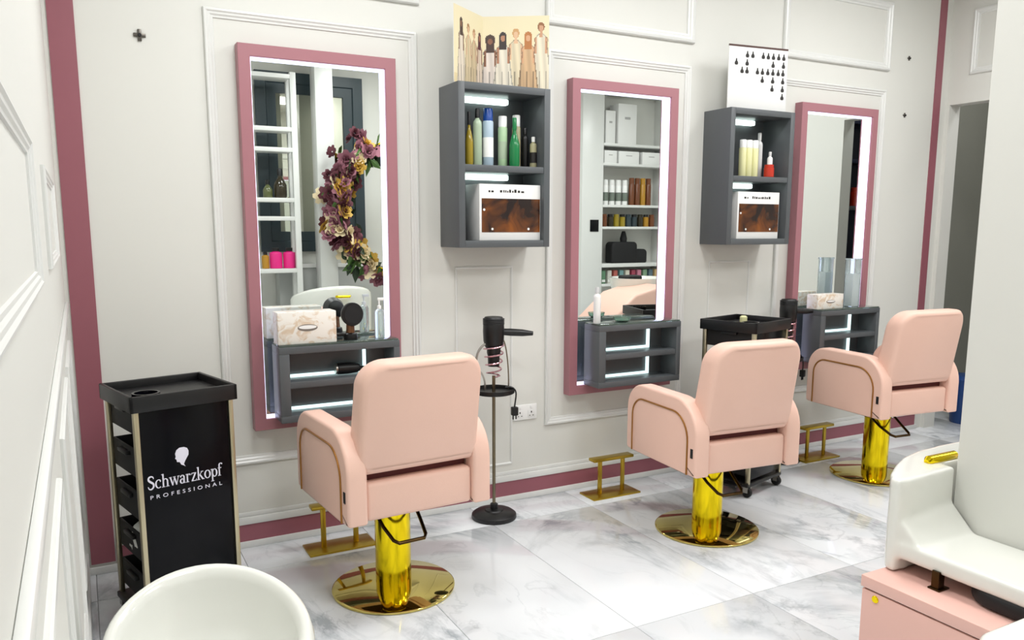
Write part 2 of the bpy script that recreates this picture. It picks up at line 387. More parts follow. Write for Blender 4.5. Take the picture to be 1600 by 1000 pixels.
cabinet(3.325, 'grey wall cabinet under the card with black drops')
SH1 = CZ0 + 0.397; SH0 = CZ0 + 0.034

# ------------------------------------------------------------------ bottles
def bottle(name, x, y, z, r, h, body, cap, label, cat='bottle', kind='straight', group=None, band=None):
    t = thing(name, label, cat, (x, y, z), 0, group)
    if kind == 'straight':
        b = MB().lathe([(r * 0.9, 0), (r, 0.004), (r, h * 0.72), (r * 0.92, h * 0.77), (r * 0.45, h * 0.82), (r * 0.45, h * 0.84)], 20)
        c = MB().lathe([(r * 0.5, h * 0.835), (r * 0.55, h * 0.84), (r * 0.55, h * 0.985), (r * 0.45, h)], 16)
    elif kind == 'wide':
        b = MB().lathe([(r * 0.9, 0), (r, 0.004), (r, h * 0.76), (r * 0.9, h * 0.785)], 20)
        c = MB().lathe([(r * 0.86, h * 0.785), (r * 0.9, h * 0.79), (r * 0.9, h * 0.985), (r * 0.8, h)], 20)
    elif kind == 'pump':
        b = MB().lathe([(r * 0.9, 0), (r, 0.004), (r, h * 0.62), (r * 0.85, h * 0.68), (r * 0.4, h * 0.72)], 20)
        c = MB().lathe([(r * 0.42, h * 0.72), (r * 0.42, h * 0.8), (r * 0.16, h * 0.81), (r * 0.16, h * 0.93)], 14).box(-r * 0.3, r * 1.1, -r * 0.22, r * 0.22, h * 0.93, h, 0.002)
    else:
        b = MB().lathe([(r * 0.85, 0), (r, h * 0.06), (r, h * 0.45), (r * 0.6, h * 0.62), (r * 0.34, h * 0.7), (r * 0.34, h * 0.76)], 20)
        c = MB().lathe([(r * 0.42, h * 0.755), (r * 0.42, h * 0.98), (r * 0.36, h)], 14)
    b.build('body', body, t); c.build('cap', cap, t)
    if band: MB().lathe([(r * 1.012, h * 0.16), (r * 1.012, h * 0.5)], 20).build('paper_label', band, t)
    return t
def bm_(name, rgb, rough=0.25, **k): return mat(name, rgb, rough, **k)
OLIVE = bm_('olive_oil_plastic', (150, 130, 30), 0.15, coat=0.3); SAGE = bm_('sage_plastic', (168, 186, 160)); ROYAL = bm_('royal_blue_plastic', (26, 70, 150)); PALEB = bm_('pale_blue_plastic', (170, 190, 205))
MINT = bm_('mint_plastic', (170, 200, 160)); GREENB = bm_('green_plastic', (22, 120, 66), 0.15); BEIGE = bm_('beige_plastic', (170, 165, 130)); CREAM = bm_('cream_plastic', (224, 222, 170)); SILV = bm_('silver_plastic', (205, 205, 205), 0.25)
REDP = bm_('red_plastic', (190, 50, 30)); GOLDP = bm_('gold_plastic', (176, 130, 40), 0.25); BROWNP = bm_('brown_plastic', (110, 62, 34), 0.25); HOTPINK = bm_('hot_pink_plastic', (225, 40, 130), 0.2); DARKG = bm_('dark_glass', (50, 44, 30), 0.1)
G1 = 'bottles in the cabinet under the poster'
bottle('bottle', 1.715, -0.15, SH1, 0.020, 0.255, OLIVE, BLACK, 'olive oil bottle with black neck at left end of poster cabinet', group=G1, kind='neck')
bottle('bottle', 1.765, -0.14, SH1, 0.022, 0.275, SAGE, BLACK, 'pale sage spray bottle beside the olive bottle in poster cabinet', group=G1, kind='straight')
bottle('bottle', 1.828, -0.13, SH1, 0.027, 0.280, PALEB, ROYAL, 'pale bottle with royal blue cap in poster cabinet', group=G1, kind='wide', band=WPLAST)
bottle('bottle', 1.915, -0.12, SH1, 0.024, 0.25, MINT, WPLAST, 'mint bottle with white cap left of the green bottle', group=G1, kind='wide', band=SAGE)
bottle('bottle', 1.958, -0.165, SH1, 0.026, 0.24, GREENB, GREENB, 'emerald green bottle with slim neck in poster cabinet', group=G1, kind='neck')
bottle('bottle', 1.995, -0.115, SH1, 0.022, 0.26, BEIGE, WPLAST, 'beige bottle with pale cap right of the green bottle', group=G1, kind='wide')
bottle('bottle', 2.043, -0.12, SH1, 0.017, 0.20, BLACK, BLACK, 'slim black bottle near right end of poster cabinet', group=G1, kind='straight')
bottle('bottle', 2.075, -0.15, SH1, 0.018, 0.155, BEIGE, WPLAST, 'short bottle with white cap at right end of poster cabinet', group=G1, kind='straight', band=INK)
G2 = 'bottles in the cabinet under the drop card'
for k, lb in enumerate(('at left end', 'second from left', 'third from left')):
    bottle('bottle', 3.50 + 0.048 * k, -0.15, SH1, 0.022, 0.215, CREAM, WPLAST, 'cream bottle with white cap ' + lb + ' in drop card cabinet', group=G2, kind='wide')
bottle('bottle', 3.66, -0.12, SH1, 0.020, 0.265, SILV, SILV, 'tall silver spray can in drop card cabinet', group=G2, kind='straight')
bottle('bottle', 3.682, -0.185, SH1, 0.030, 0.075, REDP, REDP, 'small red jar in drop card cabinet', cat='jar', group=G2, kind='wide')
bottle('bottle', 3.722, -0.15, SH1, 0.016, 0.155, WPLAST, SILV, 'slim white bottle with red base band in drop card cabinet', group=G2, kind='straight', band=REDP)
# display boxes
def display_box(x, w_, label):
    t = thing('display_box', label, 'box', (x, -0.20, SH0), 0, 'white boxes with amber picture')
    MB().box(0, w_, 0, 0.16, 0, 0.275, 0.002).build('carton', CARD, t)
    MB().box(0.012, w_ - 0.004, -0.0015, 0, 0.04, 0.205).build('amber_picture', AMBER, t)
    m_ = MB()
    x_ = 0.05
    for k in range(11):
        dx = random.uniform(0.008, 0.024)
        m_.box(x_, x_ + dx * 0.7, -0.001, 0, 0.235, 0.235 + random.uniform(0.008, 0.016)); x_ += dx + (0.03 if k == 1 else 0.002)
    m_.build('print_line', INK, t)['kind'] = 'stuff'
    for (dx, dz) in ((0.07, 0.056), (w_ - 0.07, 0.056), (0.025, 0.15)): MB().lathe([(0.006, -0.0025), (0.0062, -0.0015)], 12, (dx, 0, dz), 'y').build('pale_dot', CARD, t)
display_box(1.745, 0.345, 'white box with amber picture in the poster cabinet')
display_box(3.43, 0.335, 'white box with amber picture in the drop card cabinet')

# ------------------------------------------------------------------ poster (folded card with a printed group of people)
def poster():
    t = thing('poster', 'folded cream poster of a group in pale dresses on grey cabinet', 'poster', (1.613, -0.205, CZ1))
    pts = [Vector((0, 0)), Vector((0.23, 0.16)), Vector((0.507, -0.018))]
    l1 = (pts[1] - pts[0]).length; l2 = (pts[2] - pts[1]).length; LT = l1 + l2
    NX, NZ, H_ = 150, 100, 0.35
    def pos(s):
        d = s * LT
        return pts[0].lerp(pts[1], d / l1) if d <= l1 else pts[1].lerp(pts[2], (d - l1) / l2)
    figs = []  # centre s, head height, width, skin, hair, dress, hair size
    spec = [(0.115, .80, (120, 84, 62), (60, 40, 34), (226, 214, 196), 1.3), (0.225, .76, (206, 168, 134), (150, 110, 70), (214, 196, 160), 1.0), (0.315, .72, (200, 160, 130), (170, 130, 90), (205, 186, 150), 1.0), (0.405, .70, (150, 104, 84), (84, 44, 52), (222, 204, 184), 1.3),
            (0.935, .85, (196, 150, 116), (140, 92, 54), (236, 226, 202), 1.0), (0.73, .77, (214, 176, 140), (196, 150, 96), (232, 218, 186), 1.2), (0.52, .68, (128, 82, 54), (58, 34, 20), (232, 220, 210), 2.1), (0.83, .72, (206, 158, 120), (176, 112, 56), (214, 178, 136), 1.6), (0.625, .72, (170, 120, 90), (38, 24, 20), (238, 230, 212), 1.5)]
    bg = (224, 213, 178)
    def colour(s, z):
        c = bg if z > 0.12 else (214, 198, 156)
        for (fs, fh, sk, ha, dr, hs) in spec:
            wd = 0.052 if fs < 0.45 else 0.068
            dx = (s - fs) / wd
            if z < fh - 0.085:
                body = 0.62 + 0.6 * max(0, (fh - 0.09 - z)) / 0.6
                if z > fh - 0.2: body = 0.85 * min(1, (fh - 0.06 - z) / 0.1)
                if abs(dx) < body:
                    k = 0.92 + 0.05 * math.sin(dx * 7 + fs * 40 + z * 5)
                    if z < 0.25 and abs(math.sin(dx * 4 + fs * 31)) < 0.3: k *= 0.72
                    c = tuple(v * k for v in dr)
                    if 0.5 < abs(dx) < 0.8 and fh - 0.36 < z < fh - 0.14: c = sk
                    if abs(dx) < 0.2 and z > fh - 0.14: c = sk
                    if abs(dx) > body - 0.13: c = tuple(v * 0.72 for v in c)
            if abs(dx) < 0.16 and fh - 0.13 < z < fh: c = sk
            hd = (dx / (0.42 * (1 if hs < 1.4 else hs * 0.72))) ** 2 + ((z - fh) / (0.062 * (1 + 0.22 * (hs - 1)))) ** 2
            if hd < 1 or (hs > 1.25 and abs(dx) < 0.46 and fh - 0.17 < z < fh): c = ha
            if (dx / 0.27) ** 2 + ((z - fh + 0.018) / 0.043) ** 2 < 1: c = sk
        return c
    vs, fs, cs = [], [], []
    for i in range(NX + 1):
        p = pos(i / NX)
        for j in range(NZ + 1): vs.append((p.x, p.y, H_ * j / NZ))
    for i in range(NX):
        for j in range(NZ):
            a = i * (NZ + 1) + j; fs.append((a, a + NZ + 1, a + NZ + 2, a + 1)); cs.append(colour((i + 0.5) / NX, (j + 0.5) / NZ))
    me = bpy.data.meshes.new('printed_sheet'); me.from_pydata(vs, [], fs); me.materials.append(PRINT)
    at = me.color_attributes.new('print', 'FLOAT_COLOR', 'CORNER')
    for p in me.polygons:
        c = (*lin(tuple(max(0, min(255, v)) for v in cs[p.index])), 1)
        for li in p.loop_indices: at.data[li].color = c
    o = bpy.data.objects.new('printed_sheet', me); COL.objects.link(o); o.parent = t
    n = [Vector((0.16, -0.23)).normalized() * -0.003, Vector((0, 0.0035)), Vector((0.178, 0.277)).normalized() * 0.003]
    b = [pts[k] + n[k] for k in range(3)]
    MB().loft([[(b[k].x, b[k].y, 0), (pts[k].x + n[k].x * 0.1, pts[k].y + n[k].y * 0.1, 0), (pts[k].x + n[k].x * 0.1, pts[k].y + n[k].y * 0.1, H_), (b[k].x, b[k].y, H_)] for k in range(3)]).build('card_backing', CARD, t, smooth=0)
poster()
def drop_card():
    t = thing('display_card', 'white card with rows of black drops on grey cabinet', 'sign', (3.363, -0.15, CZ1), math.atan2(-0.05, 0.41))
    W_, H_ = 0.415, 0.36
    MB().box(0, W_, 0, 0.006, 0, H_, 0.001).build('card', CARD, t)
    MB().box(0, W_, -0.002, 0.007, H_ - 0.008, H_ + 0.002).build('brown_edge', BROWNINK, t)
    rows = [(325, (350, 383, 447, 478, 510, 543, 575)), (373, (282, 347, 507, 572)), (420, (315, 345, 409, 440, 473, 505, 538, 568)), (468, (438, 503, 566)), (517, (498, 563)), (565, (560,))]
    out = [(0, 0.5), (0.16, 0.38), (0.2, 0.1), (0.42, -0.05), (0.5, -0.28), (0.38, -0.46), (0, -0.5), (-0.38, -0.46), (-0.5, -0.28), (-0.42, -0.05), (-0.2, 0.1), (-0.16, 0.38)]
    me = None
    for i, (r, cs) in enumerate(rows):
        for c in cs:
            s = (c + 3 * i - 240) / 360 * W_; z = H_ * (1 - (r - 275) / 385.0)
            if me is None:
                o = MB().loft([[(p[0] * 0.024, -0.0012, p[1] * 0.038) for p in out], [(p[0] * 0.024, 0.0, p[1] * 0.038) for p in out]]).build('drop', INK, t, smooth=0); o.location = (s, 0, z); me = o.data
            else: part('drop', me, None, t, (s, 0, z))
drop_card()

# ================================================================== SALON CHAIRS
def salon_chair(x, y, rz, zb, label):
    t = thing('salon_chair', label, 'chair', (x, y, 0), rz, 'pink salon chairs')
    MB().lathe([(0.250, 0.0), (0.256, 0.003), (0.256, 0.010), (0.250, 0.014), (0.09, 0.016), (0.01, 0.016)], 64).build('base_plate', GOLDB, t)
    st = MB().lathe([(0.074, 0.016), (0.074, zb - 0.075), (0.078, zb - 0.072), (0.078, zb - 0.045), (0.07, zb - 0.043)], 40).build('stem', GOLD, t)
    MB().lathe([(0.055, zb - 0.044), (0.055, zb + 0.01)], 24).build('piston', BRONZE, st)
    pz = zb - 0.055
    MB().tube([(-0.079, 0.02, pz), (-0.088, -0.03, pz - 0.005), (-0.082, -0.10, pz - 0.05), (-0.070, -0.17, pz - 0.085), (-0.055, -0.19, pz - 0.092), (0.055, -0.19, pz - 0.092), (0.070, -0.17, pz - 0.085), (0.082, -0.10, pz - 0.05), (0.088, -0.03, pz - 0.005), (0.079, 0.02, pz)], 0.0075, 10).tube([(-0.1, 0.0, pz), (-0.075, 0.0, pz)], 0.011, 10).tube([(0.075, 0.0, pz), (0.1, 0.0, pz)], 0.011, 10).build('foot_pedal', BRONZE, t)
    MB().box(-0.19, 0.19, -0.20, 0.20, zb - 0.012, zb + 0.01, 0.004).build('seat_plate', BRONZE, t)
    # seat block, with a rear face that is slightly padded
    MB().box(-0.222, 0.222, -0.282, 0.30, zb, zb + 0.148, 0.016).build('seat_base', LEATHER, t)
    MB().box(-0.205, 0.205, -0.16, 0.33, zb + 0.13, zb + 0.215, 0.035).build('seat', LEATHER, t)
    prof = rrect(-0.298, 0.295, zb - 0.004, zb + 0.345, (0.008, 0.02, 0.135, 0.17), 9)
    inner = [(yy, zz) for (yy, zz) in rrect(-0.235, 0.235, zb - 0.002, zb + 0.275, (0.001, 0.001, 0.09, 0.12), 9)]
    for sx in (-1, 1):
        a, b = (0.222, 0.302)
        x0, x1 = (a, b) if sx > 0 else (-b, -a)
        arm = MB().slab(prof, 'x', x0, x1, 0.014, 4).build('arm', LEATHER, t, smooth=50)
        xo = sx * (b + 0.001)
        pad = MB().slab(inner, 'x', min(xo, xo - sx * 0.01), max(xo, xo - sx * 0.01) if sx < 0 else xo + 0.003, 0.003).build('side_panel', LEATHER, arm, smooth=50)
        pp = [(xo + sx * 0.001, yy, zz) for (yy, zz) in inner if zz > zb + 0.02]
        top = sorted(range(len(inner)), key=lambda k: 0)
        path = [(xo + sx * 0.001, 0.235, zb + 0.0)] + [(xo + sx * 0.001, yy, zz) for (yy, zz) in inner if zz > zb + 0.05] + [(xo + sx * 0.001, -0.235, zb + 0.0)]
        MB().tube(path, 0.0045, 8).build('piping', PIPE, arm)
        tagm = MB().box(xo - 0.002, xo + 0.002, -0.292 + 0.015, -0.268 + 0.008, zb + 0.085, zb + 0.128, 0.001)
        tagm.build('brand_tag', RUBBER, arm)
    # backrest: pillow loft reclined towards the rear
    W2, HB = 0.252, 0.425
    n = 44; out = []
    base = rrect(-W2, W2, 0, HB, (0.03, 0.03, 0.085, 0.085), 10)
    def shape(p):
        u, v = p
        u *= 1.0 - 0.05 * (v / HB) + 0.03 * math.sin(PI * v / HB)
        if v < 0.05: v -= 0.022 * (1 - (u / W2) ** 2) * (1 - v / 0.05)
        if v > HB - 0.06: v += 0.010 * (1 - (u / W2) ** 2)
        return (u, v)
    rings = []
    for (sc, d) in ((0.90, 0.056), (0.955, 0.052), (0.985, 0.042), (1.0, 0.026), (1.0, -0.026), (0.985, -0.042), (0.955, -0.052), (0.90, -0.056)):
        rg = []
        for p in base:
            u, v = shape((p[0] * sc, HB / 2 + (p[1] - HB / 2) * (1 - (1 - sc) * 2 * W2 / HB)))
            curve = 0.05 * (u / W2) ** 2
            rg.append((u, -0.255 - 0.075 * v / HB + d + curve - 0.012, zb + 0.182 + v))
        rings.append(rg)
    MB().loft(rings).build('backrest', LEATHER, t, smooth=60)
    MB().box(-0.215, 0.215, -0.235, -0.18, zb + 0.12, zb + 0.26, 0.004).build('back_bracket', mat('maroon_lining', (92, 40, 40), 0.7, var=0.05), t)
salon_chair(1.075, -0.735, math.radians(4), 0.418, 'pink salon chair nearest the logo trolley, its back to the camera')
salon_chair(2.70, -0.84, math.radians(-5), 0.386, 'middle pink salon chair in front of the second mirror')
salon_chair(4.235, -0.63, math.radians(-6), 0.436, 'pink salon chair farthest right near the corridor doorway')

def footrest(x, y, label):
    t = thing('footrest', label, 'footrest', (x, y, 0), 0, 'gold footrests by the wall')
    MB().box(-0.16, 0.16, -0.075, 0.075, 0, 0.010, 0.002).build('base_plate', BRASS, t)
    for sx in (-1, 1): MB().box(0.078 * sx - 0.012, 0.078 * sx + 0.012, -0.012, 0.0, 0.010, 0.205, 0.002).build('post', BRASS, t)
    MB().box(-0.135, 0.135, -0.035, 0.025, 0.205, 0.222, 0.003).build('foot_bar', BRASS, t)
footrest(1.0, -0.195, 'gold floor footrest in front of the chair nearest the trolley')
footrest(2.585, -0.165, 'gold floor footrest beside the middle pink chair')
footrest(4.20, -0.20, 'gold floor footrest in front of the far right chair')

# ================================================================== DRYER STANDS
def hair_dryer(loc, rot, label, group=None):
    t = thing('hair_dryer', label, 'hair dryer', loc, 0, group); t.rotation_euler = rot; t.scale = (1.22, 1.22, 1.0)
    # barrel along local -z: nozzle down
    MB().lathe([(0.012, 0.165), (0.036, 0.162), (0.043, 0.15), (0.045, 0.09), (0.043, 0.04), (0.036, 0.01), (0.030, 0.0)], 24).build('barrel', BLACK, t)
    MB().lathe([(0.029, 0.0), (0.029, -0.02), (0.025, -0.04), (0.024, -0.09), (0.010, -0.09)], 20).build('nozzle', BLACK, t)
    g = MB().tube([(0.035, 0, 0.085), (0.07, 0, 0.082), (0.12, 0, 0.078), (0.165, 0, 0.074)], [0.017, 0.019, 0.018, 0.011], 12).build('handle', BLACK, t)
    for k in range(4): MB().lathe([(0.0445, 0.125 + 0.008 * k), (0.0462, 0.127 + 0.008 * k), (0.0445, 0.129 + 0.008 * k)], 20).build('vent_ring', RUBBER, t)
    return t
def dryer_stand(x, y, label, dlabel, a):
    t = thing('dryer_stand', label, 'stand', (x, y, 0), a, 'hair dryer stands')
    MB().lathe([(0.115, 0.0), (0.118, 0.006), (0.116, 0.022), (0.10, 0.034), (0.05, 0.040), (0.045, 0.046), (0.02, 0.05), (0.02, 0.075), (0.012, 0.08)], 40).build('base', BLACK, t)
    MB().cyl(0, 0, 0.05, 0.755, 0.0085, 14).build('pole', POLE, t)
    tr = MB().lathe([(0.03, 0.664), (0.10, 0.664), (0.107, 0.668), (0.107, 0.688), (0.101, 0.688), (0.099, 0.672), (0.03, 0.671)], 36).build('tray', BLACK, t)
    # coil holder
    pts = []
    for k in range(4 * 20 + 1):
        q = k / 80.0; an = 2 * PI * 4 * q
        r = 0.034 + 0.018 * q; pts.append((r * math.cos(an), r * math.sin(an), 0.752 + 0.165 * q))
    MB().tube([(0, 0, 0.745), (0.02, 0, 0.748)] + pts, 0.0045, 8).build('coil_holder', mat('rose_chrome', (215, 170, 178), 0.2, 0.9), t)
    MB().tube(bez((0.085, 0, 0.68), (0.09, 0, 0.80), (0.07, 0.0, 0.92), (0.055, 0, 0.935), 14), 0.0035, 6).build('side_wire', POLE, t)
    MB().tube(bez((-0.05, 0, 0.68), (-0.045, 0, 0.75), (-0.07, 0, 0.78), (-0.095, 0, 0.80), 10), 0.005, 8).tube(bez((-0.10, 0, 0.82), (-0.10, 0, 0.88), (-0.075, 0, 0.92), (-0.03, 0, 0.925), 10), 0.006, 8).build('hook', STEEL, t)
    c = MB().tube(bez((0.04, -0.05, 0.70), (0.12, -0.06, 0.70), (0.085, -0.08, 0.66), (0.078, -0.08, 0.60), 12), 0.004, 6)
    c.box(0.062, 0.094, -0.095, -0.065, 0.555, 0.60, 0.005).box(0.067, 0.072, -0.083, -0.077, 0.535, 0.556).box(0.084, 0.089, -0.083, -0.077, 0.535, 0.556)
    c.build('hanging_plug', BLACK, t)
    hair_dryer((x, y, 0.895), (0, 0, a + math.radians(-20)), dlabel, 'hair dryers in stands')
dryer_stand(1.823, -0.197, 'dryer stand with round black base beside the chair nearest the trolley', 'black hair dryer held in the coil of the stand near the wall socket', 0.0)
dryer_stand(3.955, -0.142, 'dryer stand half hidden behind the middle pink chair', 'black hair dryer in the stand beside the far vanity shelf', 0.3)

# ================================================================== TROLLEYS
def text_mesh(body, size, extr=0.0006, space=1.0):
    cu = bpy.data.curves.new('txt', 'FONT'); cu.body = body; cu.size = size; cu.extrude = extr; cu.space_character = space; cu.align_x = 'CENTER'; cu.resolution_u = 3
    o = bpy.data.objects.new('txt', cu); COL.objects.link(o); bpy.context.view_layer.update()
    me = bpy.data.meshes.new_from_object(o.evaluated_get(bpy.context.evaluated_depsgraph_get()))
    bpy.data.objects.remove(o); return me
def trolley(x, y, rz, H_, label, logo):
    W_, D_ = 0.385, 0.36
    t = thing('trolley', label, 'trolley', (x, y, 0), rz, 'black salon trolleys')
    w, d = W_ / 2, D_ / 2
    tp = MB().box(-w, w, -d, -d + 0.014, H_ - 0.058, H_, 0.003).box(-w, w, d - 0.014, d, H_ - 0.058, H_, 0.003).box(-w, -w + 0.014, -d, d, H_ - 0.058, H_, 0.003).box(w - 0.014, w, -d, d, H_ - 0.058, H_, 0.003).box(-w + 0.01, w - 0.01, -d + 0.01, d - 0.01, H_ - 0.05, H_ - 0.03)
    tp = tp.build('top_tray', BLACK, t)
    MB().lathe([(0.048, H_ - 0.03), (0.048, H_ - 0.004), (0.04, H_ - 0.004), (0.038, H_ - 0.024)], 28, (-0.11, -0.095, 0)).build('bowl_ring', BLACKG, tp)
    MB().box(-w + 0.03, w - 0.028, -d + 0.02, -d + 0.028, 0.10, H_ - 0.058, 0.001).build('front_panel', BLACKG, t)
    for (sx, sy) in ((-1, -1), (1, -1), (-1, 1), (1, 1)):
        px, py = sx * (w - 0.022), sy * (d - 0.024)
        MB().box(px - 0.0085, px + 0.0085, py - 0.012, py + 0.012, 0.07, H_ - 0.055, 0.002).build('corner_post', ALU, t)
    for k in range(5):
        z = 0.12 + (H_ - 0.27) * k / 4.0
        dr = MB().box(-w + 0.032, w - 0.032, -d + 0.034, d - 0.03, z, z + 0.006).box(-w + 0.028, -w + 0.036, -d + 0.034, d - 0.03, z, z + 0.105, 0.002).box(w - 0.036, w - 0.028, -d + 0.034, d - 0.03, z, z + 0.105, 0.002).box(-w + 0.03, w - 0.03, d - 0.036, d - 0.028, z, z + 0.105, 0.002)
        dr = dr.build('drawer', RUBBER, t)
        MB().box(-w + 0.012, -w + 0.030, -0.05, 0.05, z + 0.075, z + 0.09, 0.003).build('drawer_grip', BLACK, dr)
    MB().box(-w + 0.005, w - 0.005, -d + 0.012, d - 0.012, 0.062, 0.085, 0.004).box(-w - 0.06, -w + 0.02, -d + 0.05, d - 0.2, 0.066, 0.082, 0.006).build('base_frame', BLACK, t)
    for (sx, sy) in ((-1, -1), (1, -1), (-1, 1), (1, 1)):
        px, py = sx * (w - 0.03), sy * (d - 0.03)
        cst = MB().lathe([(0.026, -0.011), (0.030, -0.007), (0.030, 0.007), (0.026, 0.011)], 20, (px, py, 0.0305), 'x').build('caster', RUBBER, t)
        MB().box(px - 0.018, px - 0.013, py - 0.014, py + 0.014, 0.03, 0.064).box(px + 0.013, px + 0.018, py - 0.014, py + 0.014, 0.03, 0.064).build('fork', STEEL, cst)
    if logo:
        yf = -d + 0.0195; LG = mat('logo_white', (226, 224, 236), 0.5, var=0.01)
        def lettering(body, size, z, space, x_, width):
            me = text_mesh(body, size, space=space); me.materials.append(LG)
            xs_ = [v.co.x for v in me.vertices]; k = width / (max(xs_) - min(xs_))
            o = bpy.data.objects.new('lettering', me); COL.objects.link(o); o.parent = t; o.rotation_euler = (PI / 2, 0, 0)
            o.scale = (k, 1, 1); c = (max(xs_) + min(xs_)) / 2 * k; o.location = (x_ - c, yf, z); return o
        TH, TN = 0.2, 0.085
        def ribbon(m_, pts, ws):
            L_, R_ = [], []
            for i in range(len(pts)):
                a = Vector(pts[max(i - 1, 0)]); b = Vector(pts[min(i + 1, len(pts) - 1)]); d = (b - a).normalized(); nn = Vector((-d.y, d.x)) * (ws[i] if isinstance(ws, list) else ws) / 2
                L_.append(Vector(pts[i]) + nn); R_.append(Vector(pts[i]) - nn)
            n = len(pts); vs = [(p.x, 0.0, p.y) for p in L_] + [(p.x, 0.0, p.y) for p in R_]
            m_.add(vs, [(i, i + 1, n + i + 1, n + i) for i in range(n - 1)])
        def arc(m_, cx, cy, rx, ry, a0, a1, n=20):
            pts = []; ws = []
            for k in range(n + 1):
                a = math.radians(a0 + (a1 - a0) * k / n); pts.append((cx + rx * math.cos(a), cy + ry * math.sin(a))); ws.append(TN + (TH - TN) * abs(math.cos(a)) ** 1.5)
            ribbon(m_, pts, ws)
        def ser(m_, x, z, w_=0.4): ribbon(m_, [(x - w_ / 2, z), (x + w_ / 2, z)], 0.075)
        def stem(m_, x, z0, z1, bot=True, flag=True):
            ribbon(m_, [(x, z0), (x, z1)], 0.18)
            if bot: ser(m_, x, z0 + 0.035)
            if flag: ribbon(m_, [(x - 0.2, z1 - 0.07), (x, z1 - 0.03)], 0.07)
        def glyph(c):
            m_ = MB()
            if c == 'S':
                cp = [(0.74, 1.18), (0.68, 1.40), (0.42, 1.49), (0.17, 1.36), (0.16, 1.08), (0.42, 0.84), (0.68, 0.62), (0.70, 0.28), (0.44, 0.03), (0.16, 0.10), (0.06, 0.36)]
                pts = []
                for k in range(len(cp) - 1):
                    p0, p1, p2, p3 = Vector(cp[max(k - 1, 0)]), Vector(cp[k]), Vector(cp[k + 1]), Vector(cp[min(k + 2, len(cp) - 1)])
                    for q in range(4):
                        u = q / 4; pts.append(0.5 * (2 * p1 + (p2 - p0) * u + (2 * p0 - 5 * p1 + 4 * p2 - p3) * u * u + (3 * p1 - p0 - 3 * p2 + p3) * u ** 3))
                pts.append(Vector(cp[-1])); nn = len(pts)
                ribbon(m_, pts, [TN + (0.24 - TN) * math.sin(PI * k / (nn - 1)) ** 1.2 for k in range(nn)]); adv = 0.9
            elif c == 'c': arc(m_, 0.43, 0.5, 0.34, 0.47, 48, 312); ribbon(m_, [(0.60, 0.80), (0.70, 0.74)], 0.15); adv = 0.8
            elif c == 'h': stem(m_, 0.2, 0, 1.55); arc(m_, 0.46, 0.62, 0.26, 0.33, 175, 0, 12); stem(m_, 0.72, 0, 0.66, True, False); adv = 0.96
            elif c == 'w':
                ribbon(m_, [(0.12, 1), (0.40, 0)], 0.18); ribbon(m_, [(0.40, 0), (0.64, 1)], 0.08); ribbon(m_, [(0.60, 1), (0.88, 0)], 0.18); ribbon(m_, [(0.88, 0), (1.14, 1)], 0.08)
                ser(m_, 0.12, 0.965, 0.34); ser(m_, 0.62, 0.965, 0.34); ser(m_, 1.14, 0.965, 0.3); adv = 1.25
            elif c == 'a': ribbon(m_, [(0.58, 0), (0.58, 0.66)], 0.18); arc(m_, 0.36, 0.66, 0.22, 0.30, 0, 165, 12); arc(m_, 0.33, 0.28, 0.21, 0.26, 0, 360, 20); ribbon(m_, [(0.58, 0.04), (0.74, 0.05)], 0.08); adv = 0.8
            elif c == 'r': stem(m_, 0.2, 0, 1.0); arc(m_, 0.44, 0.66, 0.24, 0.29, 170, 70, 8); ribbon(m_, [(0.48, 0.88), (0.62, 0.86)], 0.17); adv = 0.66
            elif c == 'z': ribbon(m_, [(0.08, 0.955), (0.68, 0.955)], 0.09); ribbon(m_, [(0.60, 0.95), (0.14, 0.05)], 0.19); ribbon(m_, [(0.06, 0.045), (0.70, 0.045)], 0.09); ribbon(m_, [(0.10, 0.96), (0.10, 0.78)], 0.07); ribbon(m_, [(0.68, 0.04), (0.68, 0.24)], 0.07); adv = 0.76
            elif c == 'k': stem(m_, 0.2, 0, 1.55); ribbon(m_, [(0.24, 0.46), (0.68, 0.96)], 0.08); ribbon(m_, [(0.38, 0.62), (0.78, 0.02)], 0.19); ser(m_, 0.68, 0.965, 0.34); ser(m_, 0.80, 0.035, 0.34); adv = 0.95
            elif c == 'o': arc(m_, 0.44, 0.5, 0.33, 0.46, 0, 360, 28); adv = 0.88
            elif c == 'p': stem(m_, 0.2, -0.5, 1.0); arc(m_, 0.50, 0.5, 0.28, 0.45, -170, 170, 24); adv = 0.92
            else: stem(m_, 0.22, 0, 1.25, True, False); arc(m_, 0.42, 1.26, 0.20, 0.25, 180, 50, 10); ribbon(m_, [(0.52, 1.44), (0.64, 1.40)], 0.16); ribbon(m_, [(0.02, 0.955), (0.50, 0.955)], 0.085); adv = 0.6
            return m_, adv
        word = 'Schwarzkopf'; total = sum(glyph(c)[1] for c in word); sc = 0.272 / total; cx = -0.010 - 0.136
        for c in word:
            m_, adv = glyph(c)
            m_.v = [(v[0] * sc, 0.0, v[2] * sc * 1.12) for v in m_.v]
            o = m_.build('letter', LG, t, smooth=0); o.location = (cx, yf - 0.0006, 0.568); cx += adv * sc
        lettering('PROFESSIONAL', 0.020, 0.531, 1.7, -0.008, 0.262)
        head = [(-0.012, 0), (-0.004, 0.006), (0.004, 0.010), (0.010, 0.022), (0.020, 0.024), (0.022, 0.034), (0.027, 0.038), (0.024, 0.046), (0.026, 0.058), (0.020, 0.072), (0.008, 0.080), (-0.010, 0.080), (-0.022, 0.074), (-0.027, 0.062), (-0.026, 0.046), (-0.018, 0.034), (-0.012, 0.024), (-0.006, 0.012)]
        hd = [(-0.020 - px * 0.92, 0.630 + pz * 0.92) for px, pz in head]
